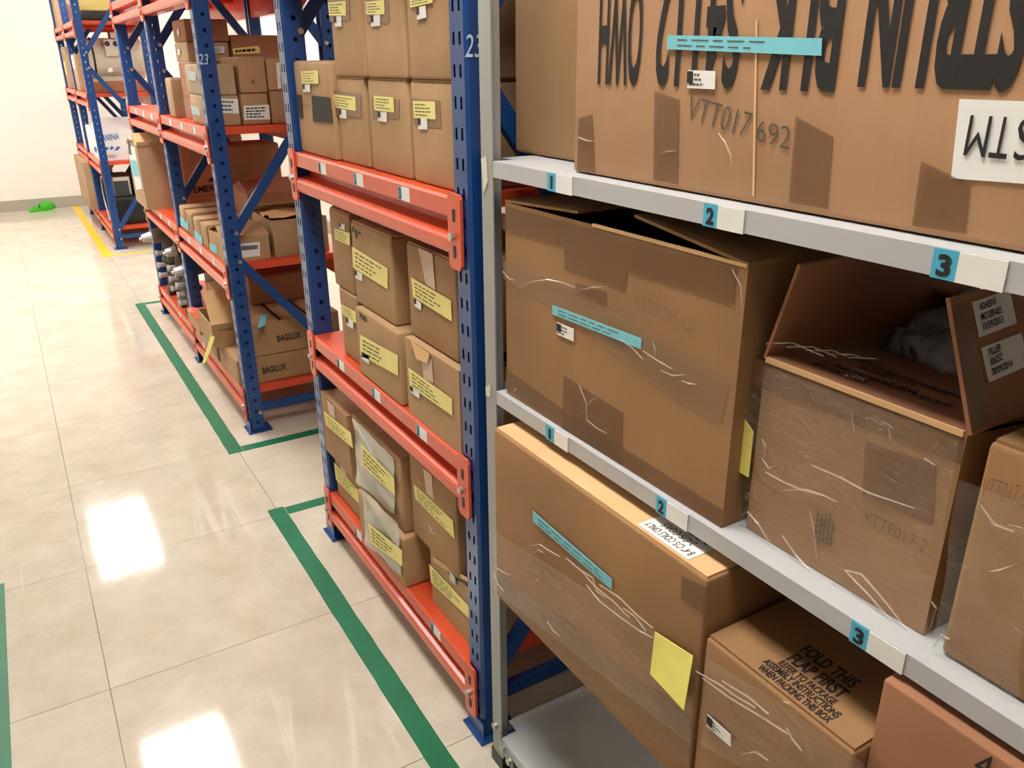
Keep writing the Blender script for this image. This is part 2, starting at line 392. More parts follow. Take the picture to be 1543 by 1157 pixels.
# floor marking tapes
def ftape(label, x0, x1, y0, y1, M, cat='floor tape', z=.0002, ragged=0):
    mb = MB(); n = max(2, int((y1-y0)/.05)) if ragged else 1
    V = []
    r = random.Random(int(x0*1000))
    for i in range(n+1):
        y = y0+(y1-y0)*i/n
        V += [(x0+r.uniform(-1, 1)*ragged, y, z), (x1+r.uniform(-1, 1)*ragged, y, z), (x1, y, z+.0008), (x0, y, z+.0008)]
    for i in range(n):
        a, b = 4*i, 4*i+4; V[a+3] = (V[a][0], V[a+3][1], V[a+3][2]); V[a+2] = (V[a+1][0], V[a+2][1], V[a+2][2])
        mb.F += [(a+3, a+2, b+2, b+3), (a, b, b+1, a+1), (a+1, b+1, b+2, a+2), (a, a+3, b+3, b)]
    mb.F += [(0, 1, 2, 3), (4*n, 4*n+3, 4*n+2, 4*n+1)]; mb.V = [Vector(v) for v in V]
    single('floor_marking_tape', mb, M, label, cat)
ftape('long green floor tape in front of the near blue rack', .53, .585, -.3, 2.52, GREEN_T, ragged=.0012)
ftape('short green floor tape turning under the far end of near rack', .587, 1.25, 2.46, 2.51, GREEN_T)
ftape('long green floor tape in front of the middle blue rack', .522, .577, 3.03, 5.54, GREEN_T, ragged=.001)
ftape('short green floor tape turning under the middle rack\'s near end', .579, 1.25, 3.03, 3.08, GREEN_T)
ftape('thin green floor tape turning behind the middle rack\'s far end', .579, 1.25, 5.49, 5.54, GREEN_T)
ftape('green floor tape at the left edge of the aisle', -.335, -.255, -.3, 2.52, GREEN_T)
ftape('broad yellow floor tape running to the far wall', .51, .575, 7.12, 9.97, YEL_T)
ftape('thin yellow floor tape turning in front of the far rack', .577, 1.25, 7.12, 7.16, YEL_T)

# green slipper by the wall
sl = onZ(64, 317, 0)
T = Thing('slipper', 'bright green rubber slippers lying by the far wall', 'slippers', (sl.x, sl.y, 0))
def slipper(cx, cy, L, ang):
    mb = MB(); so = MB(); ca, sa = math.cos(ang), math.sin(ang)
    P = lambda u, v, z: (cx+u*ca-v*sa, cy+u*sa+v*ca, z)
    prof = [(-.5, .04), (-.46, .28), (-.3, .34), (0, .3), (.25, .38), (.42, .3), (.5, .1)]
    out = [(a, b) for a, b in prof]+[(a, -b) for a, b in reversed(prof)]
    so.prism([P(a*L, b*L*.45, .001) for a, b in out], (0, 0, .024))
    N_ = 9; rows = []
    for i in range(5):
        u = -.02+.48*i/4; wdt = (.34, .37, .38, .34, .2)[i]; h = (.055, .065, .06, .05, .03)[i]
        rows.append([P(u*L, wdt*L*.47*math.cos(math.pi*k/(N_-1)), .02+h*math.sin(math.pi*k/(N_-1))) for k in range(N_)])
    base = len(mb.V); mb.V += [Vector(p) for r in rows for p in r]
    for i in range(4):
        for k in range(N_-1): a = i*N_+k; mb.F.append((a, a+1, a+N_+1, a+N_))
    return so, mb
for k, (dx, dy, an) in enumerate(((-.015, -.03, .3), (.02, .09, .2))):
    so, ub = slipper(sl.x+dx, sl.y+dy, .23, an)
    T.part('sole', so, GREEN_S); T.part('strap', ub, GREEN_S, smooth=True)

# ------------------------------------------------------------------ blue / orange racks
def post_mesh(H=2.3):
    mb = MB(); w2, ch, d, pit = .03, .006, .056, .05; n = int(H/pit)
    def strip(P, us, hole_cols, z_on, z_off):
        zs = [0]
        for k in range(n): zs += [k*pit+z_on, k*pit+z_off]
        zs.append(H); base = len(mb.V)
        for z in zs:
            for u in us: mb.V.append(Vector(P(u, z)))
        m = len(us)
        for r in range(len(zs)-1):
            for c in range(m-1):
                if r % 2 == 1 and c in hole_cols: continue
                a = base+r*m+c; mb.F.append((a, a+1, a+m+1, a+m))
    strip(lambda u, z: (0, u, z), [-w2+ch, -.014, -.007, .007, .014, w2-ch], (1, 3), .012, .032)
    strip(lambda u, z: (u, -w2, z), [ch, .025, .036, d], (1,), .035, .047)
    strip(lambda u, z: (u, w2, z), [ch, .025, .036, d], (1,), .035, .047)
    for s in (-1, 1):
        mb.add([(0, s*(w2-ch), 0), (ch, s*w2, 0), (ch, s*w2, H), (0, s*(w2-ch), H)], [(0, 1, 2, 3)])
        mb.add([(d, s*w2, 0), (d, s*w2*.45, 0), (d, s*w2*.45, H), (d, s*w2, H)], [(0, 1, 2, 3)])
    return mesh('post', mb.V, mb.F, BLUE)
POST = post_mesh()
FOOT = mesh('foot_plate', *(lambda b: (b.V, b.F))(MB().box(-.014, .085, -.045, .045, .0005, .006).box(-.004, -.001, -.036, .036, .006, .05)), BLUE)
BOLT = mesh('bolt', *(lambda b: (b.V, b.F))(MB().cyl((0, 0, 0), (0, -.007, 0), .008, 8)), STEEL)
BOLTX = mesh('bolt', *(lambda b: (b.V, b.F))(MB().cyl((0, 0, 0), (-.008, 0, 0), .008, 8)), STEEL)
PROF = [(0, 0), (-.004, -.005), (-.004, -.036), (.004, -.039), (.032, -.043), (.033, -.062), (.006, -.067), (-.005, -.071), (-.008, -.077),
        (-.008, -.096), (-.004, -.103), (.004, -.106), (.045, -.106), (.045, -.004), (.03, -.004), (.03, 0)]
PROF = PROF[::-1]
def beam_mesh(L, flip=1):
    mb = MB().prism([(p[0]*flip, 0, p[1]) for p in PROF], (0, L, 0)); return mesh('beam', mb.V, mb.F, ORANGE)
PLATE = mesh('end_plate', *(lambda b: (b.V, b.F))(MB().prism([(-.009, -.024, .0), (-.009, -.018, .008), (-.009, .018, .008), (-.009, .024, 0), (-.009, .024, -.118), (-.009, .016, -.128), (-.009, -.016, -.128), (-.009, -.024, -.118)], (.006, 0, 0))), ORANGE)
SLOT = mesh('slot', *(lambda b: (b.V, b.F))(MB().box(-.0104, -.009, -.004, .004, -.011, .011)), BLACK)
DEP = .51
LEVELS = [.174, .696, 1.213, 1.735]
def tag_on_beam(T, beam, F, y, ztop, num, tiny=False):
    a = T.part('number_tag', MB().box(F-.0052, F-.0042, y, y+.013, ztop-.033, ztop-.007), CYAN_T, beam)
    T.part('tag_card', MB().box(F-.0052, F-.0042, y-.03, y, ztop-.033, ztop-.007), WHITE_P, beam)
    if not tiny:
        t = text_mb(num, (F-.0055, y+.0105, ztop-.03), (F-.0055, y+.003, ztop-.03), .019, FRONT_UP, off=.0003, bold=.03)
        T.part('number', t, INK, beam)
def rack(label, F, ys, braces, tags, top_level=True, number=None):
    T = Thing('pallet_rack', label, 'rack', (F+DEP/2, (ys[0]+ys[-1])/2, 0)); B = F+DEP
    for k, y in enumerate(ys):
        p = T.inst('post', POST, (F, y, 0)); T.inst('foot_plate', FOOT, (F, y, 0), p if False else None)
        T.inst('post', POST, (B, y, 0), rotz=math.pi); T.inst('foot_plate', FOOT, (B, y, 0), rotz=math.pi)
        xa, xb = F+.045, B-.045
        T.part('brace', MB().bar((F+.03, y-.01, .1), (B-.03, y-.01, .1), .032, .02, (0, 0, 1)), BLUE_D)
        segs = []
        if 'A' in braces[k]: segs += [((xb, .2), (xa, .72)), ((xa, .83), (xb, 1.38)), ((xb, 1.5), (xa, 2.05))]
        if 'B' in braces[k]: segs += [((xa, .16), (xb, .72)), ((xb, .83), (xa, 1.40)), ((xa, 1.51), (xb, 2.06))]
        for q, (a, b) in enumerate(segs):
            yy = y-.01+(.012 if q > 2 else 0)
            br = T.part('brace', MB().bar((a[0], yy, a[1]), (b[0], yy, b[1]), .034, .02, (0, 0, 1)), BLUE_D)
            for e in (a, b): T.inst('bolt', BOLT, (e[0], y-.0302, e[1]), br)
        T.inst('bolt', BOLT, (F+.045, y-.0302, .085))
    for k in range(len(ys)-1):
        ya, yb = ys[k]+.031, ys[k+1]-.031
        bm, bmr = beam_mesh(yb-ya), beam_mesh(yb-ya, -1)
        for li, z in enumerate(LEVELS):
            b = T.inst('beam', bm, (F, ya, z)); T.inst('beam', bmr, (B, ya, z))
            for yy in (ys[k]+.014, ys[k+1]-.014):
                pl = T.inst('end_plate', PLATE, (F, yy, z), b)
                # keep the sub-part in its own place although its parent sits at the beam
                pl.location = Vector((0, yy-ya, 0))
                for zz in (-.03, -.095):
                    s = T.inst('slot', SLOT, (0, 0, 0), b); s.location = Vector((0, yy-ya, zz))
                s = T.inst('bolt', BOLTX, (0, 0, 0), b); s.location = Vector((-.009, yy-ya+.004, -.068))
            n = 4
            for i in range(n):
                a = ya+(yb-ya)*i/n+.001; c = ya+(yb-ya)*(i+1)/n-.001
                T.part('deck_panel', MB().box(F+.0305, B-.0305, a, c, z-.0035, z).box(F+.0465, B-.0465, a, a+.002, z-.028, z-.0035).box(F+.0465, B-.0465, c-.002, c, z-.028, z-.0035), ORANGE_D)
            b['_z'] = z
            for (kk, lz, y, num, tiny) in tags:
                if kk == k and lz == li:
                    for nm, mb_, M_ in tag_parts(F, y, z, num, tiny):
                        o = bpy.data.objects.new(nm, mesh(nm, [v-Vector((F, ya, z)) for v in mb_.V], mb_.F, M_)); COL.objects.link(o); o.parent = b
            del b['_z']
    return T
def tag_parts(F, y, z, num, tiny):
    r = [('number_tag', MB().box(F-.0052, F-.0042, y, y+.016, z-.034, z-.007), CYAN_T), ('tag_card', MB().box(F-.0052, F-.0042, y-.036, y, z-.034, z-.007), WHITE_P)]
    if not tiny: r.append(('number', text_mb(num, (F-.0053, y+.013, z-.031), (F-.0053, y+.004, z-.031), .02, FRONT_UP, off=.0004, bold=.03), INK))
    return r
FR1, FR2, FR3 = .668, .65, .64
def ty(u, v, F): return onX(u, v, F-.004).y
tg = [(0, 2, ty(484, 252, FR1), '1', 0), (0, 2, ty(538, 268, FR1), '2', 0), (0, 2, ty(606, 291, FR1), '3', 0),
      (0, 1, ty(512, 548, FR1), '1', 0), (0, 1, ty(565, 591, FR1), '2', 0), (0, 1, ty(633, 648, FR1), '3', 0),
      (0, 0, ty(538, 797, FR1), '2', 0), (0, 0, ty(654, 945, FR1), '3', 0)]
R1 = rack('near blue and orange rack next to the grey shelving', FR1, [1.275, 2.255], ['B', 'B'], tg)
tg2 = []
for k, ys_ in ((0, (3.95, 3.7, 3.45)), (1, (4.95, 4.7, 4.45))):
    for lv in (1, 2):
        for q, y in enumerate(ys_): tg2.append((k, lv, y, str(q+1), 1))
tg2 += [(0, 0, 4.0, '1', 1), (1, 0, 4.6, '2', 1)]
R2 = rack('middle blue and orange rack of two bays', FR2, [3.213, 4.225, 5.24], ['A', 'AB', 'B'], tg2)
R3 = rack('far blue and orange rack close to the white wall', FR3, [7.40, 8.40, 9.40], ['B', 'B', 'B'], [])
# chalk numbers on two posts
R1.part('chalk_number', text_mb('23', onY(700, 86, 1.2445), onY(727, 86, 1.2445), .034, FRONT_UP, off=.0008, shear=.2), CHALK)
R2.part('chalk_number', text_mb('23', onY(300, 97, 3.1825), onY(315, 97, 3.1825), .034, FRONT_UP, off=.0008, shear=.2), CHALK)

# ------------------------------------------------------------------ grey shelving unit
GF, GZ = .662, [1.289, .893, .497, .089]
GB, GY0, GY1 = 1.16, -.03, 1.19
G = Thing('shelving_unit', 'grey steel shelving unit closest to the camera', 'shelf', ((GF+GB)/2, (GY0+GY1)/2, 0))
def lpost(x, y, sx, sy):
    w_, t = .036, .0025; mb = MB()
    mb.box(min(x, x+sx*t), max(x, x+sx*t), min(y, y+sy*w_), max(y, y+sy*w_), .03, 2.1)
    mb.box(min(x+sx*t, x+sx*w_), max(x+sx*t, x+sx*w_), min(y, y+sy*t), max(y, y+sy*t), .03, 2.1)
    G.part('post', mb, GREY)
    G.part('foot', MB().box(min(x, x+sx*.04)-.003, max(x, x+sx*.04)+.003, min(y, y+sy*.04)-.003, max(y, y+sy*.04)+.003, .0005, .034), BLACK)
for x, sx in ((GF, 1), (GB, -1)):
    for y, sy in ((GY1, -1), (GY0, 1)): lpost(x, y, sx, sy)
for li, z in enumerate(GZ):
    y0, y1, x0, x1 = GY0+.037, GY1-.037, GF+.0005, GB-.0005
    yy0, yy1 = GY0+.003, GY1-.003; lip = .025
    mb = MB().box(x0, x1, y0, y1, z-.0015, z).box(x0+.037, x1-.037, yy0, y0, z-.0015, z).box(x0+.037, x1-.037, y1, yy1, z-.0015, z)
    mb.box(x0, x0+.0015, y0, y1, z-lip, z-.0015).box(x1-.0015, x1, y0, y1, z-lip, z-.0015)
    mb.box(x0+.037, x1-.037, yy0, yy0+.0015, z-lip, z-.0015).box(x0+.037, x1-.037, yy1-.0015, yy1, z-lip, z-.0015)
    mb.box(x0+.0015, x0+.012, y0, y1, z-lip, z-lip+.0015)
    sh = G.part('shelf_board', mb, GREY_D)
    if li < 2:
        cols = [[(825, 838, 862), (1060, 1081.5, 1121), (1405, 1443, 1516)], [(822.5, 835.5, 855.5), (989, 1004.5, 1036), (1282, 1308, 1362)]][li]
        for q, (ua, ub, uc) in enumerate(cols):
            X = GF-.0008; zt, zb = z-.0005, z-lip-.001
            A, B_, C_ = (y_at(u, X, z-.012) for u in (ua, ub, uc))
            G.part('number_tag', MB().box(X-.0004, X+.001, B_, A, zb, zt), CYAN_T, sh)
            G.part('tag_card', MB().box(X-.0004, X+.001, C_, B_, zb, zt), WHITE_P, sh)
            wd = A-B_; ii = .36 if q == 0 else .22; G.part('number', text_mb(str(q+1), (X, A-wd*ii, zb+.0035), (X, B_+wd*ii, zb+.0035), .018, FRONT_UP, off=.0008, bold=0 if q == 0 else .04), INK, sh)
# corner gusset at the foot of the far front post
gp = MB().prism([(GF-.0015, 1.185, .13), (GF-.0015, 1.155, .12), (GF-.0015, 1.155, .085), (GF-.0015, 1.11, .075), (GF-.0015, 1.1, .035), (GF-.0015, 1.14, .05), (GF-.0015, 1.15, .03), (GF-.0015, 1.185, .03)], (.0012, 0, 0))
gs = G.part('gusset', gp, GREY)
for y, z in ((1.14, .075), (1.115, .06), (1.172, .11)): G.inst('bolt', BOLTX, (GF-.0015, y, z))
# tape remnants on the post
rem = MB().prism([(GF-.0005, 1.188, 1.29), (GF-.0005, 1.172, 1.295), (GF-.0005, 1.168, 1.255), (GF-.0005, 1.18, 1.235)], (-.0012, 0, 0))
G.part('tape_remnant', rem, mat('masking_tape', srgb(214, 210, 190), .5, vary=.05))
G.part('tape_remnant', MB().prism([(GF-.0005, 1.189, .89), (GF-.0005, 1.17, .9), (GF-.0005, 1.172, .875), (GF-.0005, 1.188, .872)], (-.001, 0, 0)), MATS['masking_tape'])

# ------------------------------------------------------------------ cartons on the grey shelving
E_ = .0015
# G1: large carton with upside-down print
XB = .69
b = carton('large carton with black upside-down lettering on the top grey shelf', XB, 1.12, .06, .972, 1.29, 1.72, K_WARM, bulge=.0)
XS = XB-.0005
def upside(s, u0, u1, vcap, T=b, X=XS, hh=.118, M=INK, bold=.02):
    """text rotated half a turn: letter tops point down; u0..u1 from image left to right"""
    zc = onX((u0+u1)/2, vcap, X).z
    yl, yr = y_at(u0, X, zc+.02), y_at(u1, X, zc+.02)
    T.part('lettering', text_mb(s, (X, yr, zc+hh), (X, yl, zc+hh), hh, (0, 0, -1), off=.0012, bold=bold), M)
upside('QWH', 902, 966, 130); upside('S4112', 986, 1112, 133); upside('BLK', 1145, 1262, 137, bold=.035); upside('STRUN', 1297, 1540, 137, bold=.04)
q = quadX([(1008.5, 53), (1241.5, 57.5), (1240.5, 84), (1007.5, 74)], XS); s = sticker(b, 'paper_strip', q, NX, CYAN_P, t=.0006, lift=.0022); bars(q, NX, 2, INK_G, b, s, .95, lift=.0032, hgt=.2)
q = quadX([(1039, 105.5), (1080.5, 107), (1079.5, 134.5), (1038, 132.5)], XS); s = sticker(b, 'label', q, NX, WHITE_P, lift=.0018); bars(q, NX, 3, INK_G, b, s, .6, lift=.003)
qq = quadX([(1039, 107), (1047, 107.5), (1046.5, 126), (1038.5, 125)], XS); sticker(b, 'label_icon', qq, NX, INK, s, lift=.0028)
for pts in ([(987, 137), (1024, 150), (1022, 278), (985, 271)], [(872, 178), (893, 172), (897, 261), (870, 257)], [(1200, 175), (1256, 206), (1247, 315), (1189, 305)], [(1389, 243), (1463, 278), (1455, 352), (1375, 340)]):
    sticker(b, 'tape', quadX(pts, XS), NX, TAPE)
q = quadX([(1447, 149), (1640, 156), (1630, 283), (1434, 268.5)], XS); s = sticker(b, 'label', q, NX, WHITE_P)
zc = onX(1480, 236, XS).z
for ch_, ua, ub in (('M', 1461, 1494), ('T', 1499, 1527), ('S', 1535, 1562)):
    b.part('lettering', text_mb(ch_, (XS, y_at(ub, XS, zc+.02), zc+.032), (XS, y_at(ua, XS, zc+.02), zc+.032), .032, (0, 0, -1), off=.0026), INK, s)
b.part('handwriting', text_mb('VTT017', onX(1036, 178, XS), onX(1128, 208, XS), .026, (0, -.15, 1), shear=.1, bold=-.012), INK_G)
b.part('handwriting', text_mb('692', onX(1138, 212, XS), onX(1190, 226, XS), .022, (0, -.2, 1), shear=-.2, bold=-.012), INK_G)
b.part('crease', MB().prism(quadX([(1139, 30), (1142, 30), (1137, 295), (1134, 295)], XS-.0006), (-.0006, 0, 0)), K_EDGE_AND_LIT)
mb = MB(); streak(mb, quadX([(1084, 200), (1094, 215), (1102, 235), (1104, 250)], XS), NX, .003); streak(mb, quadX([(873, 206), (884, 212), (896, 213)], XS), NX, .004, .006)
streak(mb, quadX([(1003, 150), (998, 200), (990, 262)], XS), NX, .001, .002); streak(mb, quadX([(995, 232), (1008, 228), (1022, 227)], XS), NX, .002)
b.part('film_crease_glint', mb, CREASE_GLINT)['kind'] = 'stuff'
# G2 plain carton
g2 = carton('plain brown carton in the top grey shelf corner by the post', .757, 1.12, .985, 1.24, 1.29, 1.72, K_MID)

# G3 big opened carton on the middle shelf
X = .674
b = open_carton('big worn carton with blue strip and clear tape on the middle grey shelf', X, 1.1, .613, 1.135, .894, 1.226, K_DARK, fl={'far': (3, .2), 'near': (7, .2), 'back': (12, .2)})
XS = X-.0004
for pts in ([(757, 309), (1112, 404), (1106, 459), (946, 408), (943, 438), (851, 405), (851, 372), (759, 347)], [(868, 425), (914, 440), (914, 462), (868, 444)],
            [(850, 566), (939, 622), (937, 702), (848, 645)], [(762, 585), (850, 645), (935, 700), (1087, 795), (1089, 768), (935, 672), (850, 618), (764, 556)]):
    sticker(b, 'tape', quadX(pts, XS), NX, TAPE, lift=.0003+.0002*random.random())
b.part('tape', MB().prism([p+Vector((-.0012, 0, 0)) for p in quadX([(759, 391), (870, 437), (1101, 574), (1086, 640), (960, 560), (860, 475), (760, 420)], XS)], (-.0005, 0, 0)),
       mat('clear_tape', srgb(160, 132, 102), .18, vary=.1, alpha=.2))
q = quadX([(834.5, 459.5), (968.7, 509.5), (968, 525.5), (834.5, 473)], XS); s = sticker(b, 'paper_strip', q, NX, CYAN_P, lift=.002); bars(q, NX, 2, INK_G, b, s, .9, lift=.0032, hgt=.22)
q = quadX([(841, 485), (866, 495.8), (866, 514.2), (841, 503.3)], XS); s = sticker(b, 'label', q, NX, WHITE_P, lift=.0014); bars(q, NX, 3, INK_G, b, s, .7, lift=.0026)
sticker(b, 'label_icon', quadX([(841.3, 486), (847.3, 488.6), (847.3, 500), (841.3, 497.3)], XS), NX, INK, s, lift=.0024)
b.part('handwriting', text_mb('VTT017691(2)', onX(958, 466, XS), onX(1046, 502, XS), .02, (0, -.1, 1), shear=.15, bold=-.035), INK_F)
mb = MB()
for p in ([(773, 437), (800, 425), (825, 421), (850, 426), (868, 433)], [(874, 436), (895, 433), (914, 431)], [(935, 510), (955, 525), (970, 541)], [(970, 528), (995, 545), (1015, 556)], [(996, 557), (1015, 566), (1035, 564)], [(1028, 573), (1040, 578), (1052, 579)],
          [(874, 580), (884, 605), (886, 635)], [(904, 597), (890, 605), (880, 622)], [(886, 632), (900, 645), (915, 652)], [(770, 595), (778, 586), (779, 586)], [(793, 598), (794, 608), (792, 614)],
          [(1104, 404), (1117, 430), (1120, 470)], [(759, 408), (768, 420), (778, 422)], [(985, 515), (988, 525), (988, 535)]):
    streak(mb, quadX(p, XS-.002), NX, .0028, .004)
b.part('film_crease_glint', mb, CREASE_GLINT)['kind'] = 'stuff'

b.part('worn_edge', MB().bar((X+.001, .615, 1.2265), (X+.001, .9, 1.2265), .004, .004, (0, 0, 1)), K_EDGE_AND_LIT)
# G4 wrapped open carton
X = .70
ztop = 1.118
b = open_carton('plastic-wrapped open carton in the middle of the middle grey shelf', X, 1.1, .357, .597, .894, ztop, K_DARK,
                fl={'front': (-7, .19), 'far': (74.6, .12), 'near': (69, .127), 'back': (20, .12)}, MF=K_RED)
XS = X-.0004; WRAPPED = b
pf = b.flaps['front']
a7 = math.radians(-7); fd = Vector((math.cos(a7), 0, math.sin(a7))); F0 = Vector((X, .597, ztop+.0052))
def flp(s_, t_): return F0+Vector((0, -.24*s_, 0))+fd*t_
for txt, sa, sb, t_, h in (('281-286-6898', .16, .46, .028, .011), ('ChemtronUSA.com', .16, .8, .047, .018), ('SUPPLY CO', .28, .56, .075, .011), ('UNITED PACKAGING', .24, .76, .092, .011)):
    b.part('lettering', text_mb(txt, flp(sa, t_), flp(sb, t_), h, fd, off=.0004, bold=.03), INK, pf)
b.part('emblem', MB().prism([flp(.17+.07*math.cos(k*math.pi/8), .112+.012*math.sin(k*math.pi/8)) for k in range(16)], (0, 0, .0004)), INK_F, pf)
for pts in ([(1134, 537), (1453, 660), (1449, 700), (1131, 577)], [(1305, 665), (1412, 700), (1405, 790), (1300, 745)]):
    sticker(b, 'tape', quadX(pts, XS), NX, TAPE)
q = quadX([(1121, 622), (1139.5, 650), (1132, 718), (1112.5, 707)], XS); sticker(b, 'yellow_note', q, NX, YELLOW_N, lift=.004)
q = quadX([(1229, 757), (1268, 768), (1258, 829), (1222, 815)], XS); bars([q[3], q[0], q[1], q[2]], NX, 5, INK_F, b, None, .95, hgt=.5)
b.part('handwriting', text_mb('VTTF017 2', onX(1302, 785, XS), onX(1394, 833, XS), .014, FRONT_UP, shear=.1, bold=-.02), INK_F)
b.part('plastic_film', wavy(quadX([(1136, 540), (1450, 659), (1401, 958), (1116, 798)], XS), NX, .006, 26, 18, 3, .003), FILM, smooth=True)
b.part('plastic_film', wavy([Vector((X-.002, .6, ztop+.012)), Vector((X-.002, .47, ztop+.01)), Vector((X+.05, .46, ztop+.014)), Vector((X+.03, .6, ztop+.02))], NZ, .01, 10, 5, 5, .003), FILM, smooth=True)
mb = MB()
for p in ([(1110, 780), (1128, 770), (1145, 790), (1160, 815)], [(1155, 710), (1180, 725), (1210, 738), (1250, 748)], [(1180, 738), (1215, 737), (1240, 745), (1262, 755)], [(1225, 700), (1270, 720), (1310, 742), (1380, 765)],
          [(1285, 620), (1287, 640), (1289, 650)], [(1340, 640), (1343, 660), (1344, 670)], [(1255, 880), (1275, 858), (1300, 865), (1335, 905), (1370, 950)], [(1275, 858), (1310, 895), (1345, 935), (1376, 958)], [(1180, 805), (1200, 835), (1230, 868)],
          [(1410, 700), (1395, 690), (1392, 705), (1398, 690), (1420, 660)], [(1222, 770), (1228, 800), (1232, 840)], [(1405, 905), (1412, 915), (1400, 955)], [(1150, 690), (1160, 705), (1172, 700)], [(1150, 660), (1155, 672), (1152, 690)]):
    streak(mb, quadX(p, XS-.004), NX, .0026, .005)
for k in range(5): streak(mb, [Vector((X-.001+.01*k, .598-.02*k, ztop+.017)), Vector((X+.01+.008*k, .57-.02*k, ztop+.024)), Vector((X+.012+.01*k, .53-.01*k, ztop+.02))], NZ, .002, .004)
b.part('film_crease_glint', mb, CREASE_GLINT)['kind'] = 'stuff'
bg = single('plastic_bag', wavy([Vector((.9, .585, 1.06)), Vector((.9, .37, 1.055)), Vector((1.085, .37, 1.075)), Vector((1.085, .585, 1.075))], NZ, .028, 26, 26, 9, 0), BAG, 'crumpled grey plastic bag inside the wrapped open carton', 'bag', smooth=True)
mdl = bg.modifiers.new('thickness', 'SOLIDIFY'); mdl.thickness = .05; mdl.offset = -1

# G6 carton right of it
X = .69
b6 = carton('scuffed carton at the right end of the middle grey shelf', X, 1.08, .05, .333, .894, 1.125, K_DARK, bulge=.001, flaps=True); XS = X-.0005
b6.part('plastic_film', wavy(quadX([(1450, 720), (1560, 760), (1540, 1066), (1409, 985)], XS), NX, .006, 14, 16, 13, .003), FILM, smooth=True)
mb = MB()
for p in ([(1492, 860), (1510, 858), (1530, 850)], [(1408, 975), (1420, 955), (1432, 962), (1430, 972)], [(1480, 760), (1500, 790), (1530, 800)]): streak(mb, quadX(p, XS-.004), NX, .0026, .005)
b6.part('film_crease_glint', mb, CREASE_GLINT)['kind'] = 'stuff'
b6.part('handwriting', text_mb('VTT017 5', onX(1478, 748, XS), onX(1543, 765, XS), .02, FRONT_UP, shear=.1, bold=-.03), INK_F)
WRAPPED.part('worn_edge', MB().bar((.700, .36, 1.1185), (.700, .595, 1.1185), .006, .005, (0, 0, 1)), K_EDGE_AND_LIT)
# labels and tape on the raised near flap of the wrapped carton
a69 = math.radians(69); nd = Vector((0, math.cos(a69), math.sin(a69))); nn = Vector((0, -math.sin(a69), math.cos(a69)))
bw = WRAPPED; nf = bw.flaps['near']; N0_ = Vector((.70, .357, 1.118))
def lf(a, h): return N0_+Vector((a, 0, 0))+nd*h+nn*.0038
def lab(a0, a1, h0, h1, rows):
    n = -nn
    n = Vector((0, -math.sin(a69), math.cos(a69)))
    off = n*.0012
    q = [lf(a0, h1)+off, lf(a1, h1+.003)+off, lf(a1+.003, h0+.003)+off, lf(a0+.003, h0)+off]
    s_ = bw.part('label', MB().prism(q, n*.0006), WHITE_P, nf)
    for i, tx in enumerate(rows):
        hh = h1-(i+1)*(h1-h0)/3.6
        bw.part('lettering', text_mb(tx, lf(a0+.009, hh)+n*.002, lf(a0+.009+.0034*len(tx), hh+.002)+n*.002, .0065, nd, off=.0004, bold=.02), INK, nf)
lab(.03, .092, .085, .118, ('ADHESIVE', 'MC1289-855', '10/09/2013')); lab(.033, .1, .042, .075, ('FILLER', '80623Z', '20/09/2014'))
bw.part('tape', MB().prism([lf(.001, .002)+nn*.0006, lf(.032, .008)+nn*.0006, lf(.024, .12)+nn*.0006, lf(.001, .12)+nn*.0006], nn*.0005), TAPE, nf)

# G7 low wide carton on the third shelf, overhanging
X = .63
b = carton('wide carton jutting out of the third grey shelf with blue strip and note', X, 1.05, .587, 1.108, .498, .846, K_DARK, bulge=.0, r=.004, flaps=False); XS = X-.0005; ZT = .846
for a_, c_ in ((X+.004, .84-.001), (.841, 1.046)):
    b.part('flap', MB().box(a_, c_, .591, 1.104, ZT-.0005, ZT+.003), K_EDGE_AND_LIT)  # flaps coloured paler to stand in for light falling on the top
q = quadX([(805, 769.5), (924, 872), (924, 888), (805, 784.5)], XS); s = sticker(b, 'paper_strip', q, NX, CYAN_P, lift=.002); bars(q, NX, 2, INK_G, b, s, .9, lift=.0032, hgt=.22)
q = quadZ([(955, 792), (979, 779), (1066, 829), (1033, 845)], ZT+.0035)
q = [Vector((X+.008, q[0].y, ZT+.0035)), Vector((X+.085, q[0].y, ZT+.0035)), Vector((X+.085, q[3].y, ZT+.0035)), Vector((X+.008, q[3].y, ZT+.0035))]
s = b.part('label', MB().prism(q, (0, 0, .0005)), WHITE_P)
yl, yr = q[0].y, q[3].y
for i, (tx, k0, k1) in enumerate((('8-4" C/S COILS ONLY', .05, .95), ('2-C/S COILS', .2, .8), ('8-C/S COILS', .1, .9), ('2-C/S COILS', .1, .8))):
    xx = X+.012+.018*i
    b.part('handwriting', text_mb(tx, (xx+.014, yr+(yl-yr)*k0, ZT+.0042), (xx+.014, yr+(yl-yr)*k1, ZT+.0042), .013, (-1, 0, 0), off=.0003, shear=.1), INK, s)
b.part('tape', MB().prism([p+Vector((-.0012, 0, 0)) for p in quadX([(745, 850), (800, 895), (1045, 1085), (1040, 1160), (900, 1045), (745, 888)], XS)], (-.0005, 0, 0)), MATS['clear_tape'])
sticker(b, 'tape', quadX([(1028, 868), (1066, 885), (1060, 925), (1026, 900)], XS), NX, TAPE)
b.part('plastic_film', wavy(quadX([(750, 800), (1050, 985), (1045, 1120), (745, 885)], XS), NX, .006, 28, 12, 21, .002), FILM, smooth=True)
mb = MB()
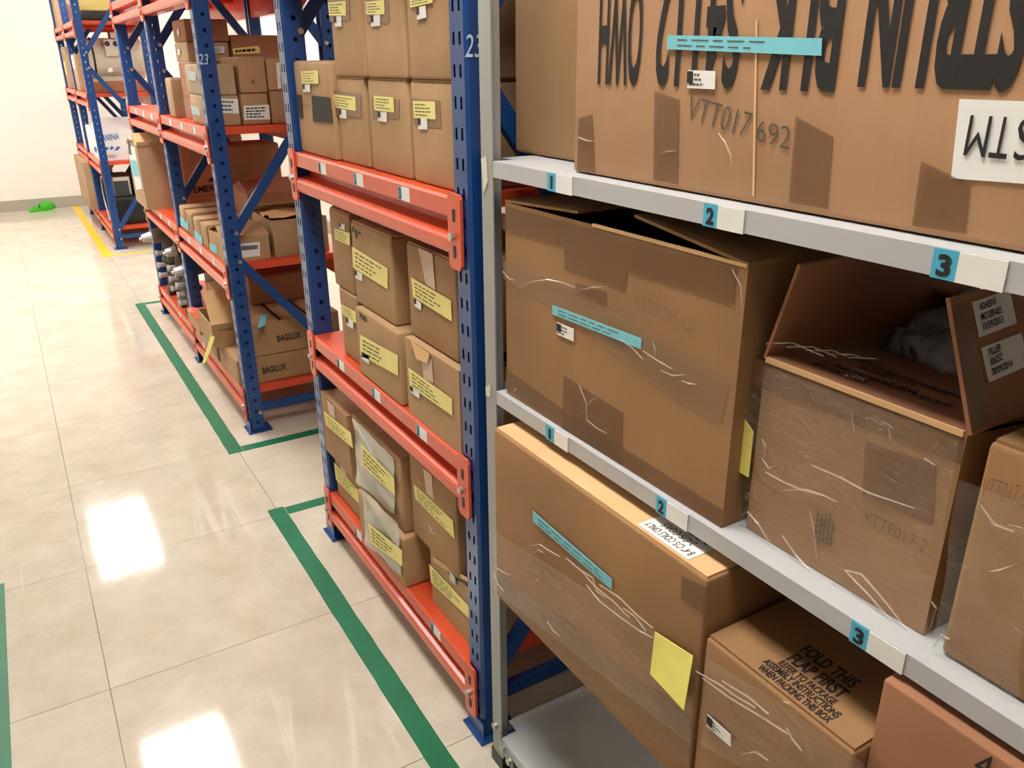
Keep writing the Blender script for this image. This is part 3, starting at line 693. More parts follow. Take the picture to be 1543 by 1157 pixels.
for p in ([(797, 822), (815, 820), (830, 830), (845, 838)], [(800, 838), (812, 828), (820, 832)], [(880, 862), (900, 885), (925, 905), (950, 930)], [(885, 880), (905, 905), (930, 925), (965, 950), (985, 960)], [(905, 880), (935, 900), (960, 925), (985, 945)], [(826, 935), (835, 950), (845, 958)],
          [(750, 855), (760, 862), (770, 866)], [(745, 862), (752, 880), (760, 890)], [(895, 870), (900, 890), (915, 900)], [(940, 915), (958, 928), (975, 950)], [(855, 840), (875, 858), (895, 870)]):
    streak(mb, quadX(p, XS-.003), NX, .003, .005)
b.part('film_crease_glint', mb, CREASE_GLINT)['kind'] = 'stuff'
q = quadX([(991, 950), (1052, 985), (1045, 1063), (986, 1012)], XS)
b.part('yellow_note', MB().add([q[0]+Vector((-.004, 0, 0)), q[1]+Vector((-.008, 0, 0)), q[2]+Vector((-.016, 0, 0)), q[3]+Vector((-.007, 0, 0)), q[0]+Vector((-.005, 0, 0)), q[1]+Vector((-.009, 0, 0)), q[2]+Vector((-.017, 0, 0)), q[3]+Vector((-.008, 0, 0))],
       [(0, 1, 2, 3), (7, 6, 5, 4), (0, 4, 5, 1), (1, 5, 6, 2), (2, 6, 7, 3), (3, 7, 4, 0)]), YELLOW_N)

# G8 carton with FOLD THIS FLAP FIRST
X = .632; ZT = .765
b = carton('carton printed with folding instructions on the third grey shelf', X, 1.05, .364, .582, .498, ZT, K_DARK, bulge=.0, r=.005, flaps=False); XS = X-.0005
tf = b.part('flap', MB().box(X+.004, 1.046, .367, .579, ZT-.0005, ZT+.0035), K_DARK)
zt = ZT+.0038
def zl(u, v): return onZ(1000+u/2.775, 740+v/2.775, zt)
for tx, p, r_, h in (('FOLD THIS', (565, 668), (783, 826), .02), ('FLAP FIRST', (510, 703), (738, 868), .02), ('REFER TO PACKAGE', (472, 722), (708, 893), .011), ('ASSEMBLY INSTRUCTIONS', (412, 714), (722, 950), .011), ('WHEN PACKING THIS BOX', (388, 738), (685, 970), .011)):
    A, B_ = zl(*p), zl(*r_); xx = (A.x+B_.x)/2
    b.part('lettering', text_mb(tx, (xx, A.y, zt), (xx, B_.y, zt), h, (1, 0, 0), off=.0005, bold=.025), INK, tf)
q = quadX([(1070, 1074), (1105, 1105), (1105, 1123), (1069, 1092)], XS); s = sticker(b, 'label', q, NX, WHITE_P, lift=.004); bars(q, NX, 3, INK_G, b, s, .6, lift=.0054)
sticker(b, 'label_icon', quadX([(1070.3, 1075.5), (1077.5, 1082), (1077.5, 1093), (1070, 1087)], XS), NX, INK, s, lift=.0052)
b.part('plastic_film', wavy(quadX([(1068, 985), (1330, 1160), (1320, 1260), (1060, 1120)], XS), NX, .006, 22, 12, 31, .002), FILM, smooth=True)
mb = MB()
for p in ([(1050, 1010), (1085, 1030), (1110, 1048), (1140, 1065)], [(1060, 1020), (1100, 1050), (1150, 1080), (1190, 1105)], [(1187, 1095), (1195, 1112), (1210, 1130)], [(1120, 1135), (1140, 1132), (1160, 1145)], [(1090, 1025), (1130, 1050), (1160, 1075)], [(1182, 1056), (1188, 1058), (1192, 1060)]):
    streak(mb, quadX(p, XS-.003), NX, .003, .005)
b.part('film_crease_glint', mb, CREASE_GLINT)['kind'] = 'stuff'
# G9 reddish carton at right bottom
b = carton('reddish brown plain carton at the right end of the third grey shelf', .652, 1.05, .02, .361, .498, .858, K_RED, bulge=.0, r=.003, flaps=False)
b.part('lettering', text_mb('4', onX(1466, 1165, .6515), onX(1490, 1180, .6515), .03, FRONT_UP), INK)

# ------------------------------------------------------------------ cartons on the near blue rack
def dz(i): return LEVELS[i]+.0005
TAPEB = mat('tape_patch', srgb(152, 116, 84), .35, vary=.08, scale=16, alpha=.8)
def rows_label(T, X, yl, st=None, tape=None, icon=True, pr=4, pink=()):
    XS = X-.0006
    if tape: sticker(T, 'tape', quadX(tape, XS), NX, TAPEB)
    q = quadX(yl, XS); s = sticker(T, 'paper_label', q, NX, YELLOW_P, lift=.0018); bars(q, NX, pr, INK_G, T, s, .85, lift=.003, hgt=.3)
    if st:
        q = quadX(st, XS); s = sticker(T, 'label', q, NX, WHITE_P, lift=.0018)
        c = [q[0], q[0].lerp(q[1], .3), q[3].lerp(q[2], .3).lerp(q[0].lerp(q[1], .3), .4), q[3].lerp(q[0], .4)]
        sticker(T, 'label_icon', c, NX, INK, s, lift=.0028)
    for p in pink: sticker(T, 'paper_tape', quadX(p, XS), NX, PINK_T, lift=.0008)
D = .36; z = dz(2); X = .694; ht = 1.402
N0 = 'tall carton with yellow label, near rack\'s upper shelf, '
b1 = carton('tan carton with a black printed band at the far end of near rack', .684, .684+D, 1.95, 2.219, z, 1.437, K_TAN, bulge=.002)
rows_label(b1, .684, [(455, 107.5), (480, 106), (481, 126), (456.5, 126)], [(457.5, 127.5), (468, 127), (468.5, 138.5), (458.5, 138.5)])
for p in ([(470.5, 144), (498, 147), (502.5, 185.5), (472.8, 183)], [(447.5, 142.5), (454.6, 142.5), (456.8, 179), (450, 177)]): sticker(b1, 'printed_band', quadX(p, .6835), NX, INK, lift=.0012)
b1.part('lettering', text_mb('EMERSON', onX(457, 161, .683), onX(468, 162, .683), .008, FRONT_UP), INK_F)
cb = [(1.762, 1.938, [(503.7, 142), (537, 146), (537.5, 167), (507.4, 162)], [(512.3, 164), (522.8, 165.7), (523.4, 178.6), (513.3, 177.4)], [(502.5, 136), (543.7, 142.5), (544.5, 177), (507.4, 172)], 'second from the far post'),
      (1.541, 1.742, [(564.6, 144), (594, 146.6), (595.4, 169.4), (566, 166)], [(571.4, 168), (583.7, 168.8), (584, 184), (571.4, 182)], [(560.4, 146), (602, 150), (602, 179), (561.5, 176)], 'third from the far post'),
      (1.335, 1.524, [(623.8, 152), (657, 152.8), (658, 180), (625.6, 177.4)], [(631.8, 178), (644.7, 178.6), (645.5, 195), (632, 194.6)], [(620, 148.5), (663, 151), (666, 193.5), (625.6, 189)], 'against the near post')]
for y0, y1, a, c, t, wh in cb:
    T = carton(N0+wh, X, X+D, y0, y1, z, ht, K_TAN, bulge=.003); rows_label(T, X, a, c, t)
cu = [(1.737, 1.925, [(496, 4), (522.4, 1.4), (523, 23.5), (497.5, 23.5)], [(505, 25), (515.4, 24.3), (516, 40), (506.3, 40)], [(494, 0), (527, -4), (528, 30), (498, 33)], 'far one'),
      (1.53, 1.728, [(552.8, 2.8), (580.4, 0), (581, 21.6), (554, 22)], [(560.5, 23.5), (573.5, 22), (574.4, 38.7), (561, 40)], [(552, 0), (586, -4), (587, 36), (553, 34)], 'middle one'),
      (1.33, 1.513, [(619, -10), (653.6, -12), (653.6, 4), (620, 11.6)], [(629.4, 11), (642.7, 8.3), (644, 26.3), (630.2, 29.9)], None, 'near one')]
for y0, y1, a, c, t, wh in cu:
    T = carton('tan carton in the topmost row of the near rack, '+wh, X-.004, X+D, y0, y1, ht+.0036, ht+.195, K_TAN, bulge=.003); rows_label(T, X-.004, a, c, t)

z = dz(1); h1, h2 = .876, 1.082
N1 = ', near rack\'s middle shelf'
T = carton('small tan carton with yellow label, lower far one'+N1, .688, .688+D, 1.895, 2.03, z, h1+.006, K_MID, flaps=False); rows_label(T, .688, [(515.6, 458.3), (537, 469.7), (537.8, 486.8), (517, 472.5)], [(523, 477), (533.5, 484), (533.5, 495.5), (523.8, 489.8)])
T = carton('small tan carton with yellow label, upper far one'+N1, .69, .69+D, 1.915, 2.06, h1+.0068, h2+.004, K_MID); rows_label(T, .69, [(505.6, 344), (528.4, 351), (528.4, 370), (506.4, 360)], [(512.7, 335.6), (520.7, 338.5), (520.7, 347), (513.3, 344)])
X = .668
T = carton('tan carton with long yellow label, lower middle one'+N1, X, X+D, 1.60, 1.862, z, h1-.002, K_TAN, flaps=False, tape=False); rows_label(T, X, [(543.5, 504), (600.6, 535.3), (601, 565.8), (544.7, 534.7)], [(546.4, 529.6), (557.5, 536.7), (557.5, 548), (547, 541)])
T.part('print', text_mb('Yttt', onX(541, 478, X-.0006), onX(554, 485, X-.0006), .016, FRONT_UP, bold=.03), INK)
X = .684
T = carton('tan carton with long yellow label, upper middle one'+N1, X, X+D, 1.645, 1.89, h1-.001, h2-.004, K_TAN); rows_label(T, X, [(531.8, 371.3), (585.4, 404), (585.4, 435.5), (533.3, 402.7)], [(536, 406.4), (547, 412.6), (547, 423.5), (536.7, 418.4)])
mbp = MB(); XS = X-.0012
for p in ([(530.5, 341), (533, 342), (532.5, 350), (530.8, 349)], [(540, 349), (544, 352), (543.5, 354), (539.8, 352)], [(535, 345), (537, 346), (537.8, 360), (536, 359)]): mbp.add(quadX(p, XS), [(0, 1, 2, 3)])
T.part('print', mbp, INK)
X = .67
T = open_carton('carton with torn top and yellow label, lower near one'+N1, X, X+D, 1.312, 1.566, z, h1-.002, K_TAN, fl={'front': (-3, .11), 'back': (-2, .1)}); rows_label(T, X, [(616.8, 553.8), (682.4, 601), (683.3, 626), (618.8, 581)], [(619.7, 580.7), (633.2, 589.8), (633.2, 600.2), (620.8, 591)], pink=([(636, 540), (651, 541), (654, 577), (639.6, 571)],))
T.part('torn_corner', MB().prism([Vector((X-.002, y_at(622, X, h1), h1+.003)), Vector((X-.002, y_at(650, X, h1), h1+.001)), Vector((X-.005, y_at(648, X, h1), h1-.022)), Vector((X-.006, y_at(632, X, h1), h1-.028))], (-.003, 0, .002)), K_EDGE_AND_LIT)
X = .688
T = carton('carton with paper tape and yellow label, upper near one'+N1, X, X+D, 1.346, 1.572, h1+.0026, h2, K_MID); rows_label(T, X, [(621, 417.8), (681, 452.6), (682.4, 484), (624, 446.9)], [(626, 448), (636, 457), (636, 467.4), (626.2, 461)], pink=([(631, 372.7), (652.5, 382.7), (656.8, 437), (642.5, 428)],))

z = dz(0); h1, h2 = .325, .535
N2 = ', near rack\'s bottom shelf'
X = .685
T = carton('carton with yellow label and paper tape, lower far one'+N2, X, X+D, 1.988, 2.205, z, h1+.005, K_MID, flaps=False); rows_label(T, X, [(504.3, 696), (541, 739), (542.4, 759), (507.4, 722)], pink=([(510, 678), (520.4, 689.7), (523, 720.8), (515, 713)],))
T = open_carton('carton with ragged open top, upper far one'+N2, X-.021, X+D, 1.99, 2.21, h1+.0068, .522, K_MID, fl={'back': (3, .12), 'front': (-4, .1)}); rows_label(T, X-.021, [(489.3, 619.6), (529.5, 652), (532.6, 674.9), (493.2, 640.4)], pink=([(493.2, 602.8), (503.5, 611.9), (506, 631.3), (497, 623.5)],))
def pouch(T, X, pts, yl):
    XS = X-.001
    o = T.part('plastic_pouch', wavy(quadX(pts, XS), NX, .007, 12, 14, 41, .002), BAGW, smooth=True)
    q = quadX(yl, XS-.009); s = sticker(T, 'paper_label', q, NX, YELLOW_P); bars(q, NX, 4, INK_G, T, s, .85, lift=.002, hgt=.3)
X = .66
T = carton('carton with clear plastic pouch on its front, lower middle one'+N2, X, X+D, 1.635, 1.945, z, h1-.003, K_TAN, flaps=False); pouch(T, X, [(547.6, 734), (603.4, 789.5), (608, 868), (554, 817)], [(555.4, 788), (606, 829.7), (607, 853), (559, 817)])
X = .676
T = carton('carton with clear plastic pouch on its front, upper middle one'+N2, X, X+D, 1.655, 1.985, h1-.002, h2-.004, K_TAN); pouch(T, X, [(534.7, 628.7), (596, 690), (598, 775), (541, 726)], [(543.7, 667.6), (594, 720.8), (595.6, 746.7), (546, 701)])
X = .698
T = open_carton('sagging carton with a split front, lower near one'+N2, X, X+D, 1.335, 1.552, z, h1+.012, K_TAN, fl={'back': (-2, .1)}); rows_label(T, X, [(647.8, 849), (707.5, 913), (709, 932), (650.7, 876.8)])
q = quadX([(671, 853), (708, 876), (706, 880), (680, 872)], X-.0012); T.part('split', MB().prism(q, (-.0008, 0, 0)), BLACK)
T.part('split_edge', MB().prism(quadX([(655, 838), (675, 852), (690, 862), (709, 873), (709, 877), (690, 867), (672, 857), (655, 845)], X-.001), (-.004, 0, 0)), K_EDGE_AND_LIT)
single('plastic_part', MB().box(X-.006, X-.0025, y_at(690, X, .27), y_at(682, X, .27), onX(685, 876, X).z, onX(685, 864, X).z), SILVER, 'small pale blue part poking out of the split carton', 'part')
X = .69
T = carton('carton with yellow label and paper tape, upper near one'+N2, X, X+D, 1.385, 1.63, h1+.0126, .56, K_MID); rows_label(T, X, [(624.6, 728.6), (683.8, 784.3), (686.4, 811.5), (627.2, 750.6)], pink=([(638.4, 705), (651.4, 715.6), (654, 752), (643.6, 742.8)], [(645, 783), (655, 793), (657, 806), (649, 800)]))

# ------------------------------------------------------------------ cartons on the middle rack
z = dz(2)
N3 = ', middle rack\'s upper shelf'
def endlabel(T, Y, pts, M=WHITE_P, rows=3, ink=INK_G):
    q = quadY(pts, Y-.0008); s = sticker(T, 'label', q, NY, M, lift=.0012); bars(q, NY, rows, ink, T, s, .9, lift=.0024, hgt=.5); return s
T = carton('small carton with white barcode label beside the post, lower left'+N3, .668, .789, 3.275, 3.55, z, 1.322, K_GREY, flaps=False); endlabel(T, 3.275, [(329, 148), (358, 149), (360, 171), (331, 170)])
T.part('plastic_film', wavy(quadX([(274, 146), (303, 150), (310, 184), (281, 180)], .667), NX, .008, 8, 8, 51, .002), FILM, smooth=True)
sticker(T, 'paper_label', quadX([(288, 158), (300, 162), (303, 175), (291, 172)], .667), NX, CYAN_L, lift=.002)
T = carton('small carton in crumpled film, upper left'+N3, .668, .786, 3.275, 3.57, 1.3226, 1.428, K_GREY); T.part('plastic_film', wavy(quadX([(273, 92), (301, 96), (304, 143), (281, 143)], .667), NX, .01, 8, 10, 53, .002), FILM, smooth=True)
sticker(T, 'paper_label', quadX([(284, 106), (296, 110), (297, 122), (285, 120)], .667), NX, CYAN_L, lift=.002)
T = carton('carton with large white shipping label, lower centre'+N3, .797, .900, 3.28, 3.55, z, 1.327, K_WARM, flaps=False); endlabel(T, 3.28, [(367, 159.5), (405, 157.5), (407, 180), (368, 180.5)], rows=4, ink=INK)
T = carton('upright carton with worn front, upper centre'+N3, .8, .902, 3.275, 3.55, 1.3276, 1.452, K_WARM)
T.part('print', text_mb('A', onY(378, 127, 3.274), onY(385, 126, 3.274), .018, FRONT_UP), INK_F)
T = carton('small carton, lower right'+N3, .91, 1.04, 3.285, 3.55, z, 1.334, K_WARM, flaps=False)
T = carton('small carton with white tape strip, upper right'+N3, .908, 1.03, 3.28, 3.55, 1.3346, 1.446, K_WARM); sticker(T, 'tape', quadY([(416, 95), (421, 94), (424, 133), (419, 134)], 3.279), NY, WHITE_P)
T = carton('wide carton with yellow label at the back'+N3, .872, 1.1, 3.62, 3.97, z, 1.535, K_RED); q = [(350, 73), (390, 69), (392, 80), (352, 82)]; endlabel(T, 3.62, q, YELLOW_B, 1, INK)
T = carton('bottom carton of the stack of three behind the post'+N3, .70, .862, 3.62, 3.86, z, 1.436, K_RED, flaps=False); endlabel(T, 3.62, [(318, 70), (338, 70), (338, 80), (318, 80)])
T = carton('middle carton of the stack of three behind the post'+N3, .70, .862, 3.63, 3.88, 1.4366, 1.512, K_GREY, flaps=False); sticker(T, 'label', quadX([(268, 74), (271.5, 74), (272.5, 83), (269, 83)], .6995), NX, WHITE_P, lift=.0012)
T = carton('topmost carton of the stack of three behind the post'+N3, .70, .866, 3.62, 3.87, 1.5126, 1.592, K_RED); sticker(T, 'label', quadX([(267, 44), (270, 44), (271, 53), (268, 53)], .6995), NX, WHITE_P, lift=.0012)
T.part('print', text_mb('P', onY(316, 46, 3.6195), onY(321, 46, 3.6195), .02, FRONT_UP), INK_F)
T = carton('greyish carton at the far corner'+N3, .665, .80, 3.9, 4.03, z, 1.372, K_GREY)

z = dz(1); N4 = ' on the middle rack\'s middle shelf'
for y0, y1, h, lq, wh, M in ((3.875, 4.16, .804, [(272, 326), (284.4, 333), (285.4, 347.7), (273, 339.4)], 'farthest of three low cartons with blue labels', K_TAN), (3.575, 3.845, .797, [(293, 346.6), (305, 354), (306, 370.5), (294.4, 360)], 'middle of three low cartons with blue labels', K_TAN)):
    T = carton(wh+N4, .66, .86, y0, y1, z, h, M, tape=True); sticker(T, 'paper_label', quadX(lq, .6595), NX, CYAN_P, lift=.002)
T = open_carton('nearest of three low cartons with blue labels, half open'+N4, .66, .842, 3.285, 3.53, z, .79, K_TAN, fl={'near': (22, .1), 'far': (18, .1), 'front': (6, .09)}); sticker(T, 'paper_label', quadX([(316, 366.3), (327, 370.5), (328, 383), (317, 376.7)], .6595), NX, CYAN_P, lift=.001)
q = quadY([(360, 367), (391, 364.5), (391.8, 385.5), (361, 389)], 3.284); s = sticker(T, 'label', q, NY, WHITE_P, lift=.001)
mb = MB()
for k in range(14):
    a = .1+.8*k/14; L = lambda s_, t_: (q[0].lerp(q[1], s_)).lerp(q[3].lerp(q[2], s_), t_)+Vector((0, -.003, 0))
    mb.add([L(a, .18), L(a+.035*(1+k % 2*.4), .18), L(a+.035*(1+k % 2*.4), .48), L(a, .48)], [(0, 1, 2, 3)])
T.part('barcode', mb, INK, s)
T = open_carton('torn-topped carton full of brown paper'+N4, .862, 1.09, 3.29, 3.6, z, .84, K_TAN, fl={'near': (-12, .05), 'far': (20, .1)})
single('packing_paper', wavy([Vector((.87, 3.595, .835)), Vector((1.08, 3.595, .835)), Vector((1.08, 3.34, .835)), Vector((.87, 3.34, .835))], NZ, .02, 12, 12, 61, 0), K_EDGE_AND_LIT, 'crumpled brown paper filling the torn-topped carton', 'paper', smooth=True)
T = open_carton('dark open carton behind the torn-topped one'+N4, .862, 1.1, 3.64, 3.93, z, .90, K_RED, fl={'front': (30, .12), 'near': (24, .12)})
T = carton('carton with a teal strip at the back corner'+N4, .87, 1.11, 3.95, 4.17, z, 1.08, K_RED); sticker(T, 'printed_strip', quadY([(400, 271), (437, 266), (437, 278), (402, 284)], 3.9495), NY, CYAN_T)
T = carton('large reddish carton with black lettering in the middle rack', .775, 1.1, 4.6, 4.98, z, 1.075, K_RED); XS = 4.5992
T.part('lettering', text_mb('EMERSON.', onY(292, 291, XS), onY(355, 284, XS), .034, FRONT_UP, bold=.03), INK)
T.part('lettering', text_mb('Process Management', onY(289, 298, XS), onY(354, 293, XS), .012, FRONT_UP), INK_F)
T.part('emblem', MB().prism([onY(313, 274, XS)+Vector((0, -.001, 0)), onY(322, 273, XS)+Vector((0, -.001, 0)), onY(321, 266, XS)+Vector((0, -.001, 0)), onY(317, 268, XS)+Vector((0, -.001, 0))], (0, -.0005, 0)), INK)
T = open_carton('tall open carton jutting into the aisle from the middle rack', .60, .735, 4.79, 5.19, z, 1.03, K_GREY, fl={'near': (95, .02), 'back': (60, .1)})
sticker(T, 'paper_sheet', quadX([(191, 216), (203, 222), (215, 284), (206, 286)], .5992), NX, WHITE_P, lift=.001)
sticker(T, 'paper_sheet', quadX([(196, 240), (206, 242), (211, 266), (203, 266)], .5992), NX, CYAN_P, lift=.002); sticker(T, 'handle_slot', quadX([(192, 208), (196, 211), (199, 234), (195, 232)], .5992), NX, BLACK, lift=.002)
single('folder', MB().bar((.655, 4.85, .95), (.655, 5.0, 1.07), .09, .03, (1, 0, 0)), K_EDGE_AND_LIT, 'tan packet sticking out of the tall open carton', 'packet')

z = dz(0); N5 = ' on the middle rack\'s bottom shelf'
T = carton('lower of two wide cartons with black brand lettering'+N5, .722, 1.1, 3.27, 4.1, z, .291, K_MID, flaps=False)
T.part('lettering', text_mb('BAGILUX', onY(396, 563, 3.2692), onY(432, 556, 3.2692), .028, FRONT_UP, bold=.03), INK)
T = carton('upper of two wide cartons with black brand lettering'+N5, .722, 1.1, 3.275, 4.1, .2916, .435, K_MID, flaps=False)
T.part('lettering', text_mb('BAGILUX', onY(418, 515, 3.2742), onY(454, 508, 3.2742), .028, FRONT_UP, bold=.03), INK)
zt = .4372; q = [onZ(u, v, zt) for u, v in ((394, 473), (405, 472), (399, 490), (388, 495))]; T.part('blue_tape', MB().prism(q, (0, 0, .0008)), CYAN_P)
for x_ in (.84, .96): T.part('strap', MB().box(x_, x_+.012, 3.2735, 4.0, .4365, .4373), BLACK)
T = carton('dark carton lying deep behind the lettered cartons'+N5, .8, 1.1, 3.55, 4.0, .4376, .56, K_RED)
T = carton('long low carton wrapped in film at the front edge'+N5, .648, .716, 3.285, 3.62, z, .288, K_TAN, flaps=False); T.part('plastic_film', wavy(quadX([(331, 523), (354, 556), (360, 578), (333, 540)], .647), NX, .006, 10, 8, 71, .002), FILM, smooth=True)
T = carton('small film-wrapped carton under the red-topped tray'+N5, .645, .716, 3.66, 4.1, z, .238, K_GREY, flaps=False); T.part('plastic_film', wavy([Vector((0.644, 4.09, 0.235)), Vector((0.644, 3.67, 0.235)), Vector((0.644, 3.67, 0.18)), Vector((0.644, 4.09, 0.18))], NX, .008, 8, 8, 73, .0), FILM, smooth=True)
T = open_carton('tray-like carton with a red plastic top'+N5, .622, .716, 3.88, 4.16, .2386, .296, K_TAN)
T.part('red_cover', wavy([Vector((.622, 4.16, .29)), Vector((.716, 4.16, .29)), Vector((.716, 3.88, .29)), Vector((.622, 3.88, .29))], NZ, .014, 10, 8, 77, .003), mat('red_plastic', srgb(226, 112, 84), .25, vary=.3, scale=18, bump=.4), smooth=True)
T = open_carton('tan carton with a raised flap hanging over the aisle'+N5, .61, .714, 3.5, 3.8, .2886, .39, K_TAN, fl={'near': (52.5, .16)}, MF=K_EDGE_AND_LIT)
T.part('lettering', text_mb('PVH80', onY(331, 500, 3.4993), onY(352, 497, 3.4993), .012, FRONT_UP), INK_F)
q = quadX([(318, 505), (324, 508), (311, 545), (304, 550)], .60); single('yellow_tape_strip', MB().prism(q, (-.001, 0, 0)), YELLOW_N, 'yellow tape strip dangling over the middle rack\'s bottom beam', 'tape')

# metal valve units, far bay bottom shelf
def valve(label, y, x, h, tilt):
    T = Thing('valve_unit', label, 'machine part', (x, y, z))
    T.part('base_pad', MB().box(x-.04, x+.05, y-.04, y+.04, z+.0005, z+.03), BLACK)
    b_ = MB().cyl((x, y, z+.03), (x, y, z+.05), .045, 14).cyl((x, y, z+.05), (x+.005, y, z+h*.5), .034, 14).cyl((x+.005, y, z+h*.5), (x+.005, y, z+h*.55), .05, 14).cyl((x+.005, y, z+h*.55), (x, y, z+h*.8), .04, 14, .03)
    T.part('body', b_, METALG)
    T.part('actuator', MB().cyl((x-.02-tilt, y, z+h*.86), (x+.12, y+.01, z+h*.9), .042, 14, .035).cyl((x, y, z+h*.8), (x, y, z+h*.9), .03, 12), METALG)
    T.part('end_cap', MB().cyl((x-.02-tilt, y, z+h*.86), (x-.07-tilt, y-.004, z+h*.845), .03, 12, .022).cyl((x-.07-tilt, y-.004, z+h*.845), (x-.085-tilt, y-.004, z+h*.84), .01, 10), SILVER)
    for k, zz in enumerate((.3, .45, .62)): T.part('fitting', MB().cyl((x-.03, y-.005, z+h*zz), (x-.065, y-.008, z+h*zz), .013, 10).cyl((x-.065, y-.008, z+h*zz), (x-.075, y-.008, z+h*zz), .018, 6), SILVER)
valve('grey metal valve unit with silver cap, far one'+N5, 4.98, .70, .40, .06)
valve('grey metal valve unit with silver cap, middle one'+N5, 4.68, .71, .36, .0)
valve('grey metal valve unit with silver cap, near the post'+N5, 4.42, .70, .30, .0)
T = Thing('plastic_bin', 'black plastic bin behind the valve units', 'bin', (.95, 4.8, z))
T.part('body', MB().prism([(.87, 4.35, z+.001), (1.08, 4.35, z+.001), (1.095, 4.35, z+.3), (.855, 4.35, z+.3)], (0, .6, 0)), BLACK); T.part('rim', MB().box(.85, 1.1, 4.34, 4.96, z+.301, z+.32), DARKG)

# ------------------------------------------------------------------ goods on the far rack
N6 = ' of the far rack'
z = LEVELS[3]+.0005
T = carton('pale yellow carton on the top shelf'+N6, .70, .98, 7.47, 7.8, z+.07, 2.02, YELLOW_B, flaps=False)
T = Thing('equipment_case', 'black equipment case under the pale yellow carton'+N6, 'case', (.86, 7.65, z)); T.part('body', rbox(.70, 1.05, 7.46, 7.85, z+.0005, z+.055, .01, 0), BLACK, smooth=True); T.part('lid', rbox(.71, 1.04, 7.47, 7.84, z+.055, z+.068, .005, 0), DARKG, smooth=True)
T = carton('tall narrow tan carton on the top shelf by the wall'+N6, .655, .9, 9.1, 9.36, z, 2.05, K_GREY)
T = carton('brown carton on the top shelf beside the middle post'+N6, .70, .95, 8.5, 8.8, z, 1.9, K_MID)
z = dz(2)
T = Thing('motor_drum', 'beige horizontal machine drum with dark ring'+N6, 'machine', (.95, 7.7, z+.085))
zc, yc, rr = z+.25, 7.72, .155
T.part('casing', MB().cyl((.76, yc, zc), (1.12, yc, zc), rr, 28), BEIGE, smooth=False); T.part('end_cap', MB().cyl((.69, yc, zc), (.745, yc, zc), rr*.9, 28, rr*.99), BEIGE); T.part('ring', MB().cyl((.745, yc, zc), (.76, yc, zc), rr*1.03, 28), BLACK)
T.part('terminal_box', MB().box(.84, 1.0, yc-rr-.03, yc-.1, zc+.02, zc+.14), BEIGE)
for k in range(3): T.part('port', MB().cyl((.86+.06*k, yc-rr-.03, zc+.11), (.86+.06*k, yc-rr-.034, zc+.11), .02, 12), BLACK)
T.part('cradle', MB().box(.74, 1.1, yc-.1, yc+.1, z+.0855, z+.12), BEIGE)
T = carton('flat brown carton under the beige drum'+N6, .68, 1.1, 7.5, 7.95, z, z+.085, K_RED, flaps=False); sticker(T, 'label', quadY([(163, 103), (169, 102), (170, 108), (163, 109)], 7.499), NY, WHITE_P)
T = carton('tall tan carton standing at the front, middle shelf by the wall'+N6, .65, .85, 8.95, 9.3, z, 1.57, K_GREY); sticker(T, 'paper_label', [Vector((0.6495, 9.22, 1.45)), Vector((0.6495, 9.06, 1.45)), Vector((0.6495, 9.06, 1.33)), Vector((0.6495, 9.22, 1.33))], NX, YELLOW_P, lift=.001)
T = carton('tan carton with white wrap standing by the middle post'+N6, .65, .86, 8.02, 8.33, z, 1.5, K_GREY); sticker(T, 'label', [Vector((0.6495, 8.3, 1.49)), Vector((0.6495, 8.12, 1.49)), Vector((0.6495, 8.12, 1.39)), Vector((0.6495, 8.3, 1.39))], NX, WHITE_P, lift=.001)
T = carton('tan carton standing just beyond the middle post'+N6, .66, .86, 8.46, 8.7, z, 1.48, K_GREY)
z = dz(1)
T = open_carton('white carton with blue print and lifted flaps'+N6, .655, .99, 7.5, 7.95, z, .90, WHITE_C, fl={'near': (62, .14), 'front': (70, .1), 'far': (60, .12), 'back': (30, .1)}); YS = 7.4992
T.part('lettering', text_mb('SANIINIA', onY(152, 213, YS), onY(180, 209.5, YS), .05, FRONT_UP, bold=.02), INK_B)
mb = MB()
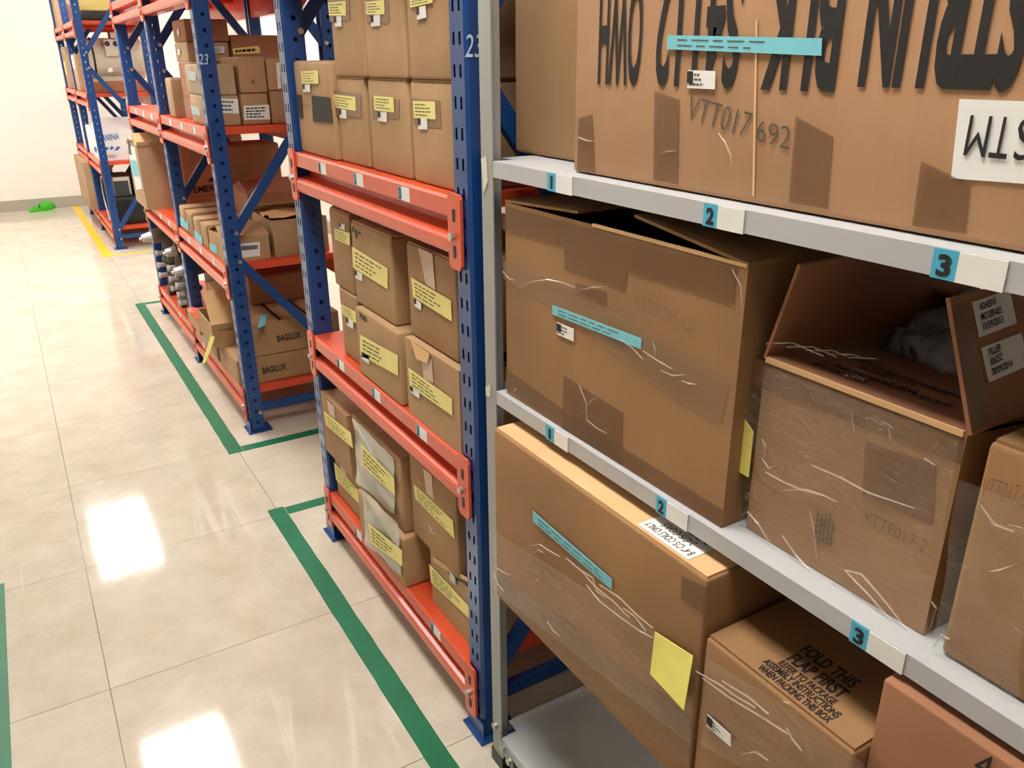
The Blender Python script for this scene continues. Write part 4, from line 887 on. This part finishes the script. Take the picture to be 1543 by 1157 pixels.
for a, c in (((155, 226), (165, 223)), ((165, 225), (172, 222)), ((172, 227), (182, 221))):
    A, B_ = onY(*a, YS), onY(*c, YS); mb.prism([A+Vector((0, -.001, 0)), A.lerp(B_, .5)+Vector((0, -.001, -.012)), B_+Vector((0, -.001, 0)), A.lerp(B_, .5)+Vector((0, -.001, .018))], (0, -.0005, 0))
T.part('emblem', mb, INK_B); mb = MB()
T.part('emblem', MB().prism([Vector((.6535, 7.9, .755)), Vector((.6535, 7.74, .735)), Vector((.6535, 7.6, .78)), Vector((.6535, 7.72, .80))], (-.0005, 0, 0)), INK_B)
bars(quadY([(158, 233), (181, 231), (181, 238), (158, 239)], YS), NY, 2, INK_G, T, None, .95)
T = carton('white carton behind the printed white carton'+N6, .655, .95, 8.0, 8.33, z, .93, WHITE_C); T = carton('greyish white carton near the wall, low shelf'+N6, .66, .9, 8.5, 8.85, z, .95, WHITE_C)
z = dz(0)
T = Thing('computer_case', 'dark grey computer case with light panel on the bottom shelf'+N6, 'computer', (.9, 7.7, z))
T.part('body', rbox(.70, 1.1, 7.5, 7.95, z+.0005, .40, .006, 0), BLACK, smooth=True); T.part('tray_lip', MB().box(.70, 1.1, 7.492, 7.5, .375, .39), DARKG)
for k, (a, w_) in enumerate(((.72, .13), (.90, .15))):
    T = Thing('printer_unit', ('left' if k == 0 else 'right')+' grey unit with light frame standing on the dark case'+N6, 'machine', (a+w_/2, 7.65, .40))
    T.part('body', rbox(a, a+w_, 7.52, 7.85, .4006, .565, .006, 0), DARKG, smooth=True); T.part('frame', MB().box(a+w_-.02, a+w_-.008, 7.512, 7.52, .42, .56).box(a, a+w_-.02, 7.512, 7.52, .53, .56), BEIGE)
T = Thing('steel_cable', 'grey cable loop hanging at the front of the far rack', 'cable', (.66, 7.9, z))
mb = MB(); pr = [Vector((.655, 7.75+.1*math.sin(k*.5), .55-.045*k)) for k in range(9)]
for k in range(8): mb.cyl(pr[k], pr[k+1], .006, 6)
T.part('cable', mb, SILVER)
T = carton('tall tan carton with torn top leaning out beside the wall'+N6, .58, .82, 8.45, 9.3, z, .60, K_GREY, flaps=False)
T = carton('black plastic crate at the back of the bottom shelf'+N6, .72, 1.1, 8.0, 8.36, z, .5, BLACK, name='plastic_crate', flaps=False, cat='crate')
